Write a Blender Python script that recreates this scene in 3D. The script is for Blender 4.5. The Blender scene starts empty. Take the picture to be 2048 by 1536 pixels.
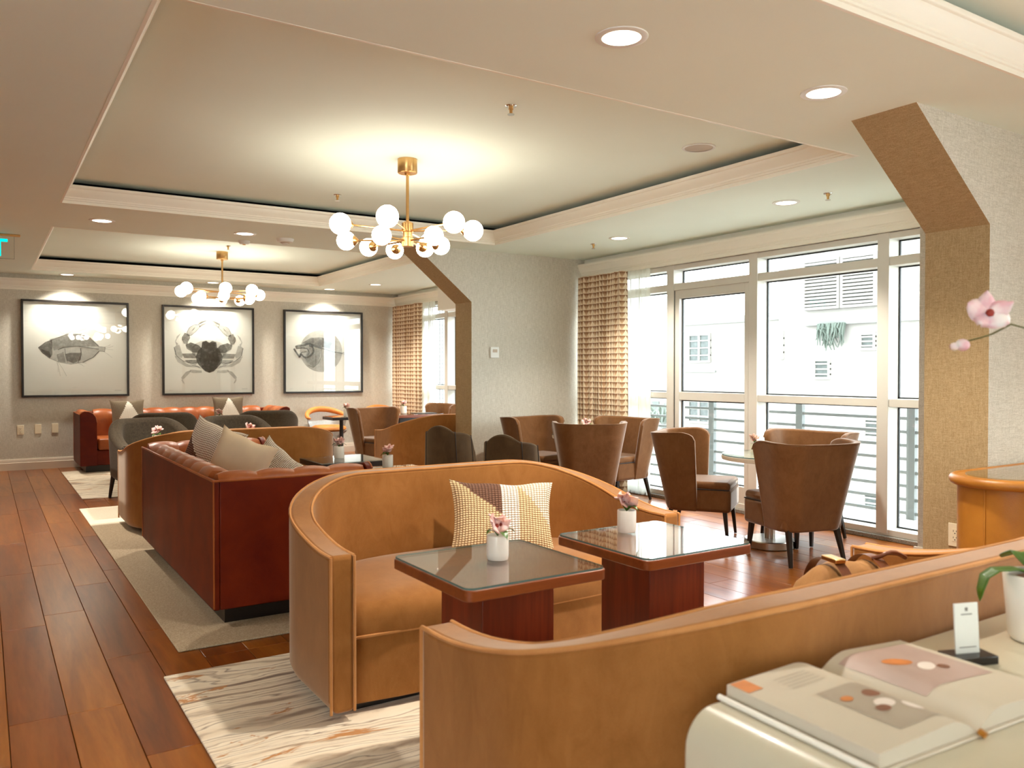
import bpy, math, random
from mathutils import Vector, Matrix
random.seed(7)
PI = math.pi
C = bpy.context.scene.collection
S = bpy.context.scene

# ------------------------------------------------------------------ camera, world, exposure
cam_d = bpy.data.cameras.new('camera'); cam = bpy.data.objects.new('camera', cam_d); C.objects.link(cam)
cam.location = (0, 0, 1.35)
cam.rotation_euler = (math.radians(90 - 0.907), 0, math.radians(-32.8))
cam_d.sensor_width = 36.0; cam_d.lens = 36.0 * 1642 / 2048
cam_d.clip_start = 0.05; cam_d.clip_end = 500
cam_d.dof.use_dof = True; cam_d.dof.focus_distance = 5.8; cam_d.dof.aperture_fstop = 4.0
S.camera = cam
S.view_settings.view_transform = 'Standard'; S.view_settings.look = 'None'
S.view_settings.gamma = 1.0; S.view_settings.use_curve_mapping = False
S.view_settings.exposure = 1.0
W = bpy.data.worlds.new('overcast_sky'); S.world = W; W.use_nodes = True
bg = W.node_tree.nodes['Background']; bg.inputs[0].default_value = (0.90, 1.0, 1.08, 1); bg.inputs[1].default_value = 6.6
S.cycles.max_bounces = 8; S.cycles.diffuse_bounces = 5; S.cycles.glossy_bounces = 4
S.cycles.transparent_max_bounces = 12; S.cycles.transmission_bounces = 6
S.cycles.caustics_reflective = False; S.cycles.caustics_refractive = False
S.cycles.sample_clamp_indirect = 6.0
LAMP = (1.0, 0.93, 0.82)
SPOT_W = 118.0
GLOBE_E = 9.5

# ------------------------------------------------------------------ materials
def lin(r, g, b):
    f = lambda c: (c/255/12.92) if c/255 <= 0.04045 else ((c/255+0.055)/1.055)**2.4
    return (f(r), f(g), f(b), 1)
class NT:
    def __init__(s, name):
        s.m = bpy.data.materials.new(name); s.m.use_nodes = True; s.t = s.m.node_tree
        s.b = s.t.nodes['Principled BSDF']; s.o = s.t.nodes['Material Output']
    def n(s, typ, **k):
        x = s.t.nodes.new(typ)
        for a, v in k.items():
            if a in x.inputs.keys(): x.inputs[a].default_value = v
            else: setattr(x, a, v)
        return x
    def l(s, a, b): s.t.links.new(a, b)
    def coord(s, kind='Object', scale=(1,1,1), rot=(0,0,0), loc=None):
        c = s.n('ShaderNodeTexCoord'); m = s.n('ShaderNodeMapping')
        m.inputs['Scale'].default_value = scale; m.inputs['Rotation'].default_value = rot
        s.l(c.outputs[kind], m.inputs['Vector'])
        if loc is not None: s.l(loc, m.inputs['Location'])
        return m.outputs[0]
    def ramp(s, fac, stops):
        r = s.n('ShaderNodeValToRGB'); e = r.color_ramp.elements
        while len(e) < len(stops): e.new(0.5)
        for i, (p, c) in enumerate(stops): e[i].position = p; e[i].color = c
        s.l(fac, r.inputs[0]); return r.outputs[0]
    def noise(s, vec, scale=5, detail=3, rough=0.5, dist=0.0):
        n = s.n('ShaderNodeTexNoise'); n.inputs['Scale'].default_value = scale; n.inputs['Detail'].default_value = detail
        n.inputs['Roughness'].default_value = rough; n.inputs['Distortion'].default_value = dist
        s.l(vec, n.inputs['Vector']); return n.outputs[0]
    def math(s, op, a, b=None, c=None):
        m = s.n('ShaderNodeMath', operation=op)
        for i, v in enumerate((a, b, c)):
            if v is None: continue
            if isinstance(v, (int, float)): m.inputs[i].default_value = v
            else: s.l(v, m.inputs[i])
        return m.outputs[0]
    def mix(s, f, a, b, blend='MIX'):
        m = s.n('ShaderNodeMix', data_type='RGBA', blend_type=blend)
        for i, v in ((0, f), (6, a), (7, b)):
            if isinstance(v, (int, float, tuple)): m.inputs[i].default_value = v
            else: s.l(v, m.inputs[i])
        return m.outputs[2]
    def bump(s, h, strength=0.3, dist=0.01):
        b = s.n('ShaderNodeBump'); b.inputs['Strength'].default_value = strength; b.inputs['Distance'].default_value = dist
        s.l(h, b.inputs['Height']); s.l(b.outputs[0], s.b.inputs['Normal'])
    def set(s, **k):
        mp = dict(base='Base Color', rough='Roughness', metal='Metallic', spec='Specular IOR Level', sheen='Sheen Weight',
                  sheenr='Sheen Roughness', sheent='Sheen Tint', coat='Coat Weight', coatr='Coat Roughness', sub='Subsurface Weight', trans='Transmission Weight')
        for a, v in k.items():
            i = s.b.inputs[mp[a]]
            if hasattr(v, 'links'): s.l(v, i)
            else: i.default_value = v
        return s

def plain(name, col, rough=0.5, var=0.06, scale=6, **k):
    t = NT(name); v = t.coord()
    n = t.noise(v, scale, 3)
    d = tuple(c*(1-var) for c in col[:3])+(1,); u = tuple(min(1, c*(1+var)) for c in col[:3])+(1,)
    t.set(base=t.ramp(n, [(0.3, d), (0.7, u)]), rough=rough, **k)
    return t.m
M = {}
M['ceiling'] = plain('painted_ceiling', lin(231, 240, 229), 0.8, 0.01, 2, spec=0.2)
M['trim'] = plain('cream_trim_paint', lin(240, 236, 222), 0.45, 0.01, 3)
M['base'] = plain('cream_baseboard_paint', lin(222, 208, 188), 0.45, 0.02, 3)
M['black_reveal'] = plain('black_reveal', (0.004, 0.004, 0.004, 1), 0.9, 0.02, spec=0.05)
def wallpaper(name, c1, c2):
    t = NT(name)
    v = t.coord('Object', (1, 1, 1)); a = t.noise(v, 190, 2, 0.6); b = t.noise(t.coord('Object', (1, 1, 0.08)), 260, 2)
    c = t.noise(t.coord('Object', (0.08, 0.08, 1)), 260, 2)
    f = t.math('ADD', t.math('MULTIPLY', a, 0.4), t.math('ADD', t.math('MULTIPLY', b, 0.3), t.math('MULTIPLY', c, 0.3)))
    t.set(base=t.ramp(f, [(0.38, c1), (0.62, c2)]), rough=0.75, spec=0.25); t.bump(f, 0.25, 0.004); return t.m
M['wall'] = wallpaper('woven_grasscloth_wallpaper', lin(184, 178, 162), lin(220, 215, 202))
M['wall_end'] = wallpaper('warm_lit_grasscloth_wallpaper', lin(150, 126, 88), lin(184, 160, 122))  # same grasscloth, with the warm, dimmer light on wall ends put into its colour
def wood(name, stops, scale, rough, axis='Y', coat=0.0, knots=False, objrand=False):
    t = NT(name)
    oi = t.n('ShaderNodeObjectInfo')
    sc = {'Y': (1, 0.09, 1), 'Z': (1, 1, 0.06), 'X': (0.06, 1, 1)}[axis]
    off = None
    if objrand:
        cm = t.n('ShaderNodeCombineXYZ')
        t.l(t.math('MULTIPLY', oi.outputs['Random'], 37.0), cm.inputs[0]); t.l(t.math('MULTIPLY', oi.outputs['Random'], 91.0), cm.inputs[1]); off = cm.outputs[0]
    v = t.coord('Object', sc, loc=off)
    a = t.noise(v, scale, 6, 0.6, 0.9); b = t.noise(v, scale*7, 3, 0.6)
    f = t.math('ADD', t.math('MULTIPLY', a, 0.75), t.math('MULTIPLY', b, 0.25))
    col = t.ramp(f, stops)
    if objrand:
        w = t.n('ShaderNodeTexWave', bands_direction='X'); w.inputs['Scale'].default_value = 4.5; w.inputs['Distortion'].default_value = 7.0
        w.inputs['Detail'].default_value = 2; w.inputs['Detail Scale'].default_value = 1.2
        t.l(t.coord('Object', (1, 0.16, 1), loc=off), w.inputs['Vector'])
        col = t.mix(0.18, col, t.ramp(w.outputs[1], [(0.3, lin(130, 96, 60)), (0.8, lin(176, 140, 96))]), 'OVERLAY')
        k = t.n('ShaderNodeTexVoronoi'); k.inputs['Scale'].default_value = 1.6; t.l(t.coord('Object', (1.3, 0.55, 1), loc=off), k.inputs['Vector'])
        col = t.mix(t.ramp(k.outputs[0], [(0.0, (1, 1, 1, 1)), (0.12, (0, 0, 0, 1))]), col, lin(62, 28, 14))
        hs = t.n('ShaderNodeHueSaturation'); t.l(col, hs.inputs['Color'])
        t.l(t.math('ADD', t.math('MULTIPLY', oi.outputs['Random'], 0.45), 0.78), hs.inputs['Value'])
        t.l(t.math('ADD', t.math('MULTIPLY', oi.outputs['Random'], 0.012), 0.494), hs.inputs['Hue']); col = hs.outputs[0]
    t.set(base=col, rough=rough, coat=coat, coatr=0.2, spec=0.15 if objrand else 0.5)
    t.bump(f, 0.12, 0.003); return t.m
M['plank'] = wood('walnut_floor', [(0.3, lin(104, 52, 12)), (0.5, lin(134, 74, 22)), (0.7, lin(156, 94, 36))], 7, 0.3, 'Y', 0.5, objrand=True)
M['table_wood'] = wood('mahogany_table', [(0.3, lin(100, 44, 16)), (0.5, lin(124, 60, 24)), (0.7, lin(142, 76, 34))], 14, 0.3, 'X', 0.3)
M['base_wood'] = wood('mahogany_pedestal', [(0.3, lin(84, 20, 8)), (0.5, lin(108, 32, 12)), (0.7, lin(132, 48, 20))], 16, 0.35, 'Z', 0.2)
M['black_wood'] = plain('black_lacquer', lin(26, 22, 20), 0.3)
def velvet(name, c1, c2, sh=0.6, tint=(1, 0.75, 0.5, 1), sc=3.0):
    t = NT(name); v = t.coord(); a = t.noise(v, sc, 4, 0.6, 0.6); b = t.noise(v, 320, 2)
    a2 = t.noise(t.coord('Object', (1, 1, .45)), sc*4.5, 4, 0.7, 1.0)
    f = t.math('ADD', t.math('ADD', t.math('MULTIPLY', a, 0.5), t.math('MULTIPLY', a2, 0.35)), t.math('MULTIPLY', b, 0.15))
    t.set(base=t.ramp(f, [(0.30, c1), (0.70, c2)]), rough=0.72, sheen=sh, sheenr=0.35, sheent=tint, spec=0.1); t.bump(b, 0.15, 0.002); return t.m
M['velvet'] = velvet('caramel_velvet', lin(126, 78, 32), lin(162, 108, 56), .65, (1, 0.88, 0.74, 1))
M['velvet_pipe'] = velvet('caramel_piping', lin(170, 112, 60), lin(200, 142, 88), 0.4)
M['taupe'] = velvet('taupe_chair_fabric', lin(96, 60, 30), lin(124, 86, 52), 0.8, (1, 0.97, 0.92, 1), 6)
M['tweed'] = velvet('charcoal_tweed', lin(52, 45, 38), lin(96, 84, 68), 0.15, (1, 0.9, 0.8, 1), 60)
M['scallop'] = velvet('dark_olive_velvet', lin(60, 46, 32), lin(92, 72, 50), 0.3, (1, 0.85, 0.6, 1))
M['dark_pipe'] = plain('black_cord', lin(20, 18, 20), 0.6)
def leather(name, c1, c2, rough=0.38):
    t = NT(name); v = t.coord(); a = t.noise(v, 3.5, 4, 0.6, 0.4); b = t.n('ShaderNodeTexVoronoi'); b.inputs['Scale'].default_value = 190; t.l(v, b.inputs['Vector'])
    t.set(base=t.ramp(a, [(0.33, c1), (0.68, c2)]), rough=rough, spec=0.2 if rough > .43 else 0.45); t.bump(b.outputs[0], 0.12, 0.002); return t.m
M['leather'] = leather('cognac_leather', lin(140, 66, 22), lin(174, 98, 46))
M['leather_out'] = leather('cognac_leather_panel', lin(84, 18, 4), lin(112, 36, 8), 0.45)
M['tan_leather'] = leather('ochre_leather', lin(150, 92, 22), lin(172, 112, 36), 0.42)
M['yellow_leather'] = leather('honey_leather', lin(186, 112, 52), lin(214, 144, 78), 0.45)
M['pale_leather'] = leather('pale_tan_leather', lin(208, 180, 140), lin(226, 200, 164), 0.5)
M['canvas'] = velvet('brown_canvas', lin(128, 88, 50), lin(166, 120, 74), 0.1)
M['strap'] = leather('brown_strap_leather', lin(84, 42, 22), lin(120, 66, 36), 0.35)
def metal(name, col, rough=0.25):
    t = NT(name); n = t.noise(t.coord(), 40, 2); t.set(base=t.ramp(n, [(0.3, tuple(c*0.95 for c in col[:3])+(1,)), (0.7, col)]), metal=1.0, rough=rough); return t.m
M['brass'] = metal('brushed_brass', lin(214, 170, 110), 0.3)
M['steel'] = metal('brushed_steel', lin(190, 184, 176), 0.3)
M['chrome'] = metal('chrome', lin(220, 220, 220), 0.1)
M['frame_alu'] = plain('pale_aluminium_frame', lin(212, 208, 198), 0.42, 0.02, 3)
M['gasket'] = plain('dark_gasket', lin(52, 54, 54), 0.6)
M['black_frame'] = plain('black_picture_frame', lin(22, 17, 13), 0.4)
M['paper'] = plain('print_paper', lin(238, 234, 226), 0.7, 0.005)
M['ceramic'] = plain('white_ceramic', lin(238, 230, 216), 0.35, 0.02)
M['white_table'] = plain('white_lacquer_console', lin(194, 184, 160), 0.3, 0.015, 2, coat=0.3)
M['round_top'] = plain('pale_round_tabletop', lin(226, 214, 192), 0.3, 0.03)
M['plastic'] = plain('ivory_plastic', lin(232, 218, 188), 0.4, 0.01)
M['plastic_dark'] = plain('dark_slots', lin(60, 42, 28), 0.6)
M['white_plastic'] = plain('white_plastic', lin(222, 222, 214), 0.4, 0.01)
M['grille'] = plain('speaker_grille', lin(186, 170, 150), 0.6)
M['stone'] = plain('speckled_stone_curb', lin(136, 130, 120), 0.6, 0.35, 90)
M['ext_white'] = plain('white_stucco', lin(126, 121, 113), 0.9, 0.015, 1.2)
M['ext_ledge'] = plain('weathered_ledge', lin(106, 106, 100), 0.9, 0.05, 2.5)
M['ext_shade'] = plain('louver_grey', lin(84, 86, 80), 0.8)
M['ext_glass'] = plain('far_window_glass', lin(72, 76, 72), 0.4, 0.25, 14, spec=.2)
M['ext_tile'] = plain('balcony_tile', lin(206, 204, 196), 0.6, 0.03, 3)
M['ext_ground'] = plain('pale_ground', lin(190, 190, 182), 0.9, 0.1, 0.2)
M['rail_grey'] = plain('grey_railing_paint', lin(104, 108, 106), 0.5, 0.04)
M['ribbed'] = plain('grey_ribbed_cladding', lin(98, 98, 94), 0.6, 0.03)
M['leaf'] = plain('orchid_leaf', lin(70, 104, 30), 0.35, 0.2, 12)
M['foliage'] = plain('grey_green_foliage', lin(66, 74, 64), 0.8, 0.2, 9)
M['moss'] = plain('brown_moss', lin(70, 52, 34), 0.9, 0.3, 40)
M['stem'] = plain('orchid_stem', lin(84, 88, 40), 0.6)
M['soil'] = plain('bark_soil', lin(92, 58, 30), 0.9, 0.3, 60)
def petal(name, c1, c2):
    t = NT(name); v = t.coord(); t.set(base=t.ramp(t.noise(v, 26, 2), [(0.35, c1), (0.65, c2)]), rough=0.6, sub=0.15); return t.m
M['petal'] = petal('pink_petal', lin(214, 150, 140), lin(232, 196, 188))
M['petal_w'] = petal('white_pink_petal', lin(222, 170, 180), lin(236, 226, 222))
M['petal_core'] = plain('dark_red_flower_heart', lin(140, 40, 24), 0.5, 0.3, 60)
M['page'] = plain('book_page', lin(198, 186, 166), 0.55, 0.01)
M['page_edge'] = plain('book_page_edges', lin(220, 208, 184), 0.8, 0.04, 200)
M['photo_mauve'] = plain('printed_mauve', lin(176, 150, 138), 0.5, 0.08, 8)
M['photo_grey'] = plain('printed_pale_grey', lin(168, 154, 136), 0.5, 0.06, 8)
M['photo_orange'] = plain('printed_orange', lin(206, 124, 56), 0.5, 0.15, 30)
M['photo_brown'] = plain('printed_brown', lin(128, 80, 54), 0.5, 0.2, 30)
M['photo_pale'] = plain('printed_pale', lin(226, 214, 204), 0.5, 0.04, 12)
M['ink'] = plain('printed_grey_ink', lin(120, 116, 110), 0.6)
M['taupe_rug'] = None
def glass(name, col=(1, 1, 1, 1), refl=0.9, mixf=0.06, rough=0.0):
    t = NT(name); t.t.nodes.remove(t.b)
    tr = t.n('ShaderNodeBsdfTransparent'); tr.inputs[0].default_value = col
    gl = t.n('ShaderNodeBsdfGlossy'); gl.inputs['Roughness'].default_value = rough; gl.inputs[0].default_value = (refl, refl, refl, 1)
    ge = t.n('ShaderNodeNewGeometry'); vm = t.n('ShaderNodeVectorMath', operation='DOT_PRODUCT'); t.l(ge.outputs['Normal'], vm.inputs[0]); t.l(ge.outputs['Incoming'], vm.inputs[1])
    fr = t.math('MULTIPLY_ADD', t.math('POWER', t.math('SUBTRACT', 1.0, t.math('ABSOLUTE', vm.outputs['Value'])), 5.0), 0.95, 0.045)
    mx = t.n('ShaderNodeMixShader'); t.l(fr, mx.inputs[0]); t.l(tr.outputs[0], mx.inputs[1]); t.l(gl.outputs[0], mx.inputs[2])
    t.l(mx.outputs[0], t.o.inputs[0]); return t.m
M['glass'] = glass('window_glass', (0.97, 0.985, 0.98, 1))
M['tabletop_glass'] = glass('tabletop_glass', (0.93, 0.97, 0.95, 1))
M['glass_edge'] = plain('green_glass_edge', lin(84, 112, 108), 0.15, 0.05)
def emis(name, col, st):
    t = NT(name); t.t.nodes.remove(t.b); e = t.n('ShaderNodeEmission'); e.inputs[0].default_value = col; e.inputs[1].default_value = st
    t.l(e.outputs[0], t.o.inputs[0]); return t.m
M['globe'] = emis('glowing_opal_glass', (1.0, 0.90, 0.74, 1), GLOBE_E)
M['lamp_disc'] = emis('downlight_diffuser', (1.0, 0.88, 0.70, 1), 3.2)
M['exit_green'] = emis('exit_green_glow', (0.0, 0.62, 0.55, 1), 1.0)
def sheer():
    t = NT('sheer_curtain'); t.t.nodes.remove(t.b)
    d = t.n('ShaderNodeBsdfDiffuse'); d.inputs[0].default_value = lin(232, 232, 220)
    tl = t.n('ShaderNodeBsdfTranslucent'); tl.inputs[0].default_value = lin(232, 232, 222)
    tp = t.n('ShaderNodeBsdfTransparent')
    a = t.n('ShaderNodeMixShader'); a.inputs[0].default_value = 0.5; t.l(d.outputs[0], a.inputs[1]); t.l(tl.outputs[0], a.inputs[2])
    b = t.n('ShaderNodeMixShader'); b.inputs[0].default_value = 0.12; t.l(a.outputs[0], b.inputs[1]); t.l(tp.outputs[0], b.inputs[2])
    t.l(b.outputs[0], t.o.inputs[0]); return t.m
M['sheer'] = sheer()
def print_ink(name, col, alpha):
    t = NT(name); n = t.noise(t.coord('Object'), 22, 4, 0.7)
    t.b.inputs['Base Color'].default_value = col; t.b.inputs['Roughness'].default_value = 0.7
    t.l(t.math('MULTIPLY', t.ramp(n, [(0.3, (0.55, 0.55, 0.55, 1)), (0.7, (1, 1, 1, 1))]), alpha), t.b.inputs['Alpha']); return t.m
M['ink1'] = print_ink('xray_ink_faint', lin(70, 62, 50), 0.36)
M['ink2'] = print_ink('xray_ink_mid', lin(60, 48, 36), 0.62)
M['ink3'] = print_ink('xray_ink_dark', lin(40, 32, 26), 0.9)
def curtain_mat():
    t = NT('triangle_print_curtain'); uv = t.n('ShaderNodeTexCoord').outputs['UV']; s = t.n('ShaderNodeSeparateXYZ'); t.l(uv, s.inputs[0])
    fu = t.math('FRACT', t.math('MULTIPLY', s.outputs[0], 1/0.05)); fv = t.math('FRACT', t.math('MULTIPLY', s.outputs[1], 1/0.064))
    tri = t.math('LESS_THAN', t.math('MULTIPLY', t.math('ABSOLUTE', t.math('SUBTRACT', fu, 0.5)), 2.0), fv)
    sh = t.ramp(t.math('MULTIPLY', fv, 1.0), [(0.2, lin(206, 172, 134)), (1.0, lin(124, 78, 44))])
    col = t.mix(tri, lin(226, 206, 176), sh)
    t.set(base=col, rough=0.8)
    tl = t.n('ShaderNodeBsdfTranslucent'); t.l(col, tl.inputs[0]); mx = t.n('ShaderNodeMixShader'); mx.inputs[0].default_value = .12
    t.l(t.b.outputs[0], mx.inputs[1]); t.l(tl.outputs[0], mx.inputs[2]); t.l(mx.outputs[0], t.o.inputs[0]); return t.m
M['curtain'] = curtain_mat()
def marble_rug():
    t = NT('marbled_rug'); v = t.coord('Object', (0.45, 1.5, 1))
    n1 = t.noise(v, 2.2, 5, 0.62, 1.6)
    w = t.n('ShaderNodeTexWave', bands_direction='Y'); w.inputs['Scale'].default_value = 1.3; w.inputs['Distortion'].default_value = 9.0; w.inputs['Detail'].default_value = 4; w.inputs['Detail Scale'].default_value = 1.4
    t.l(v, w.inputs['Vector'])
    f = t.math('ADD', t.math('MULTIPLY', w.outputs[1], 0.55), t.math('MULTIPLY', n1, 0.45))
    col = t.ramp(f, [(0.15, lin(104, 80, 62)), (0.23, lin(166, 142, 116)), (0.29, lin(224, 206, 178)), (0.50, lin(234, 220, 196)), (0.56, lin(150, 128, 106)), (0.59, lin(228, 212, 186)), (0.70, lin(236, 222, 198)), (0.74, lin(180, 158, 132)), (0.78, lin(226, 210, 184))])
    n2 = t.noise(t.coord('Object', (0.6, 1.8, 1)), 3.1, 5, 0.7, 1.2)
    col = t.mix(t.ramp(n2, [(0.60, (0, 0, 0, 1)), (0.63, (1, 1, 1, 1))]), col, lin(184, 124, 62))
    n3 = t.noise(t.coord('Object', (0.35, 1.6, 1)), 2.7, 5, 0.7, 1.8)
    col = t.mix(t.ramp(n3, [(0.31, (1, 1, 1, 1)), (0.35, (0, 0, 0, 1))]), col, lin(118, 94, 76))
    b = t.noise(t.coord(), 260, 2); t.set(base=col, rough=0.95, sheen=0.2); t.bump(b, 0.4, 0.004); return t.m
M['rug'] = marble_rug()
def loop_rug(name, a, b_):
    t = NT(name); b = t.noise(t.coord(), 150, 3, 0.7); t.set(base=t.ramp(b, [(0.35, a), (0.65, b_)]), rough=0.95); t.bump(b, 0.5, 0.004); return t.m
M['taupe_rug'] = loop_rug('taupe_loop_rug', lin(150, 130, 102), lin(190, 170, 142))
M['cream_rug'] = loop_rug('cream_pile_rug', lin(222, 208, 182), lin(236, 224, 200))
def knit(name, kind):
    t = NT(name); uv = t.n('ShaderNodeTexCoord').outputs['UV']; s = t.n('ShaderNodeSeparateXYZ'); t.l(uv, s.inputs[0]); u, v = s.outputs[0], s.outputs[1]
    K = 34
    su = t.math('ABSOLUTE', t.math('SINE', t.math('MULTIPLY', u, PI*K))); sv = t.math('ABSOLUTE', t.math('SINE', t.math('MULTIPLY', v, PI*K)))
    bb = t.math('MULTIPLY', su, sv)
    qu = t.math('DIVIDE', t.math('FLOOR', t.math('MULTIPLY', u, K)), K); qv = t.math('DIVIDE', t.math('FLOOR', t.math('MULTIPLY', v, K)), K)
    cream = lin(234, 222, 196); tan = lin(222, 194, 148); brown = lin(120, 84, 64); white = lin(240, 234, 220)
    if kind == 'a':
        line = t.math('GREATER_THAN', qv, t.math('SUBTRACT', 1.02, t.math('MULTIPLY', qu, 1.12)))
        left = t.math('LESS_THAN', qu, 0.47)
        c = t.mix(t.math('MULTIPLY', line, left), tan, brown)
        stripe = t.math('MULTIPLY', t.math('GREATER_THAN', u, 0.47), t.math('LESS_THAN', u, 0.63))
        ur = t.math('MULTIPLY', t.math('GREATER_THAN', qu, 0.6), t.math('GREATER_THAN', t.math('ADD', qu, t.math('MULTIPLY', qv, 0.6)), 1.18))
        c = t.mix(ur, c, cream); c = t.mix(stripe, c, white)
    elif kind == 'b':
        diag = t.math('LESS_THAN', qv, t.math('SUBTRACT', 0.72, t.math('MULTIPLY', qu, 0.75)))
        c = t.mix(diag, white, brown)
    elif kind == 'c':
        tri = t.math('LESS_THAN', qv, t.math('SUBTRACT', 0.98, t.math('MULTIPLY', t.math('ABSOLUTE', t.math('SUBTRACT', qu, 0.5)), 2.1)))
        c = t.mix(tri, lin(120, 104, 82), white)
    c = t.mix(t.ramp(bb, [(0.0, (1, 1, 1, 1)), (0.45, (0, 0, 0, 1))]), c, lin(150, 110, 70), 'MULTIPLY') if kind != 'c' else c
    t.set(base=c, rough=0.9); t.bump(bb, 0.9, 0.006); return t.m
M['knit_a'] = knit('knit_beige_brown', 'a'); M['knit_b'] = knit('knit_white_brown', 'b'); M['knit_c'] = knit('knit_grey_white', 'c')
M['linen'] = plain('beige_linen', lin(222, 200, 168), 0.85, 0.05, 8)

# ------------------------------------------------------------------ mesh helpers
class MB:
    def __init__(s): s.v = []; s.f = []; s.uv = None
    def add(s, vs, fs):
        b = len(s.v); s.v += [tuple(p) for p in vs]; s.f += [tuple(b+i for i in f) for f in fs]; return s
    def box(s, x0, y0, z0, x1, y1, z1):
        vs = [(x, y, z) for z in (z0, z1) for y in (y0, y1) for x in (x0, x1)]
        return s.add(vs, [(0, 2, 3, 1), (4, 5, 7, 6), (0, 1, 5, 4), (2, 6, 7, 3), (0, 4, 6, 2), (1, 3, 7, 5)])
    def obox(s, c, h, ang=0, tilt=0):
        m = Matrix.Translation(c) @ Matrix.Rotation(ang, 4, 'Z') @ Matrix.Rotation(tilt, 4, 'X')
        vs = [m @ Vector((x*h[0], y*h[1], z*h[2])) for z in (-1, 1) for y in (-1, 1) for x in (-1, 1)]
        return s.add(vs, [(0, 2, 3, 1), (4, 5, 7, 6), (0, 1, 5, 4), (2, 6, 7, 3), (0, 4, 6, 2), (1, 3, 7, 5)])
    def prism(s, poly, z0, z1):
        n = len(poly); vs = [(x, y, z0) for x, y in poly]+[(x, y, z1) for x, y in poly]
        fs = [tuple(range(n-1, -1, -1)), tuple(range(n, 2*n))]+[(i, (i+1) % n, n+(i+1) % n, n+i) for i in range(n)]
        return s.add(vs, fs)
    def extr(s, prof, p0, p1, side):
        """extrude a closed profile [(out,up)] from p0 to p1; 'side' is the unit vector of 'out'"""
        n = len(prof); side = Vector(side); vs = []
        for p in (p0, p1):
            for a, b in prof: vs.append(Vector(p)+side*a+Vector((0, 0, b)))
        fs = [tuple(range(n)), tuple(range(2*n-1, n-1, -1))]+[(i, n+i, n+(i+1) % n, (i+1) % n) for i in range(n)]
        return s.add(vs, fs)
    def lathe(s, prof, n=24, c=(0, 0, 0), axis=None):
        vs = []; fs = []; m = len(prof)
        q = Vector((0, 0, 1)).rotation_difference(Vector(axis)).to_matrix() if axis is not None else Matrix.Identity(3)
        for i in range(n):
            a = 2*PI*i/n
            for r, z in prof: vs.append(Vector(c)+q @ Vector((r*math.cos(a), r*math.sin(a), z)))
        for i in range(n):
            for j in range(m-1):
                a, b = i*m+j, ((i+1) % n)*m+j; fs.append((a, b, b+1, a+1))
        if prof[0][0] < .001: fs.append(tuple(((n-1-i)*m) for i in range(n)))
        if prof[-1][0] < .001: fs.append(tuple(i*m+m-1 for i in range(n)))
        return s.add(vs, fs)
    def tube(s, pts, r, n=8, r1=None):
        pts = [Vector(p) for p in pts]; vs = []; fs = []; N = len(pts); up = None
        for i, p in enumerate(pts):
            t = (pts[min(i+1, N-1)]-pts[max(i-1, 0)]).normalized()
            if up is None: up = t.orthogonal().normalized()
            up = (up-t*up.dot(t)).normalized(); w = t.cross(up)
            rr = r if r1 is None else r+(r1-r)*i/(N-1)
            if hasattr(r, '__call__'): rr = r(i/(N-1))
            for k in range(n):
                a = 2*PI*k/n; vs.append(p+up*rr*math.cos(a)+w*rr*math.sin(a))
        for i in range(N-1):
            for k in range(n):
                fs.append((i*n+k, i*n+(k+1) % n, (i+1)*n+(k+1) % n, (i+1)*n+k))
        fs.append(tuple(range(n-1, -1, -1))); fs.append(tuple((N-1)*n+k for k in range(n)))
        return s.add(vs, fs)
    def grid(s, fn, nu, nv, uv=None):
        b = len(s.v)
        for j in range(nv+1):
            for i in range(nu+1): s.v.append(tuple(fn(i/nu, j/nv)))
        for j in range(nv):
            for i in range(nu):
                a = b+j*(nu+1)+i; s.f.append((a, a+1, a+nu+2, a+nu+1))
        if uv:
            if s.uv is None: s.uv = {}
            for j in range(nv+1):
                for i in range(nu+1): s.uv[b+j*(nu+1)+i] = uv(i/nu, j/nv)
        return s
    def sphere(s, c, r, n=16, sq=(1, 1, 1)):
        m = n//2; b = len(s.v)
        for j in range(m+1):
            th = PI*j/m
            for i in range(n):
                a = 2*PI*i/n; s.v.append((c[0]+r*sq[0]*math.sin(th)*math.cos(a), c[1]+r*sq[1]*math.sin(th)*math.sin(a), c[2]+r*sq[2]*math.cos(th)))
        for j in range(m):
            for i in range(n): s.f.append((b+j*n+i, b+(j+1)*n+i, b+(j+1)*n+(i+1) % n, b+j*n+(i+1) % n))
        return s
    def build(s, name, mat, parent=None, bevel=0, seg=2, smooth=None, loc=None):
        me = bpy.data.meshes.new(name); me.from_pydata(s.v, [], s.f); me.validate()
        import bmesh
        bm = bmesh.new(); bm.from_mesh(me); bmesh.ops.remove_doubles(bm, verts=bm.verts, dist=1e-6) if not s.uv else None
        bmesh.ops.recalc_face_normals(bm, faces=bm.faces); bm.to_mesh(me); bm.free()
        if s.uv:
            l = me.uv_layers.new(name='UVMap')
            for p in me.polygons:
                for li in p.loop_indices: l.data[li].uv = s.uv.get(me.loops[li].vertex_index, (0, 0))
        me.materials.append(mat)
        if smooth is not None:
            me.polygons.foreach_set('use_smooth', [True]*len(me.polygons)); me.set_sharp_from_angle(angle=math.radians(smooth))
        o = bpy.data.objects.new(name, me); C.objects.link(o)
        if parent: o.parent = parent
        if loc: o.location = loc
        if bevel:
            md = o.modifiers.new('bevel', 'BEVEL'); md.width = bevel; md.segments = seg; md.limit_method = 'ANGLE'; md.angle_limit = math.radians(50)
            if smooth is None:
                me.polygons.foreach_set('use_smooth', [True]*len(me.polygons)); me.set_sharp_from_angle(angle=math.radians(50))
        return o
def tag(o, label=None, cat=None, group=None, kind=None):
    if label: o['label'] = label
    if cat: o['category'] = cat
    if group: o['group'] = group
    if kind: o['kind'] = kind
    return o
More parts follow.
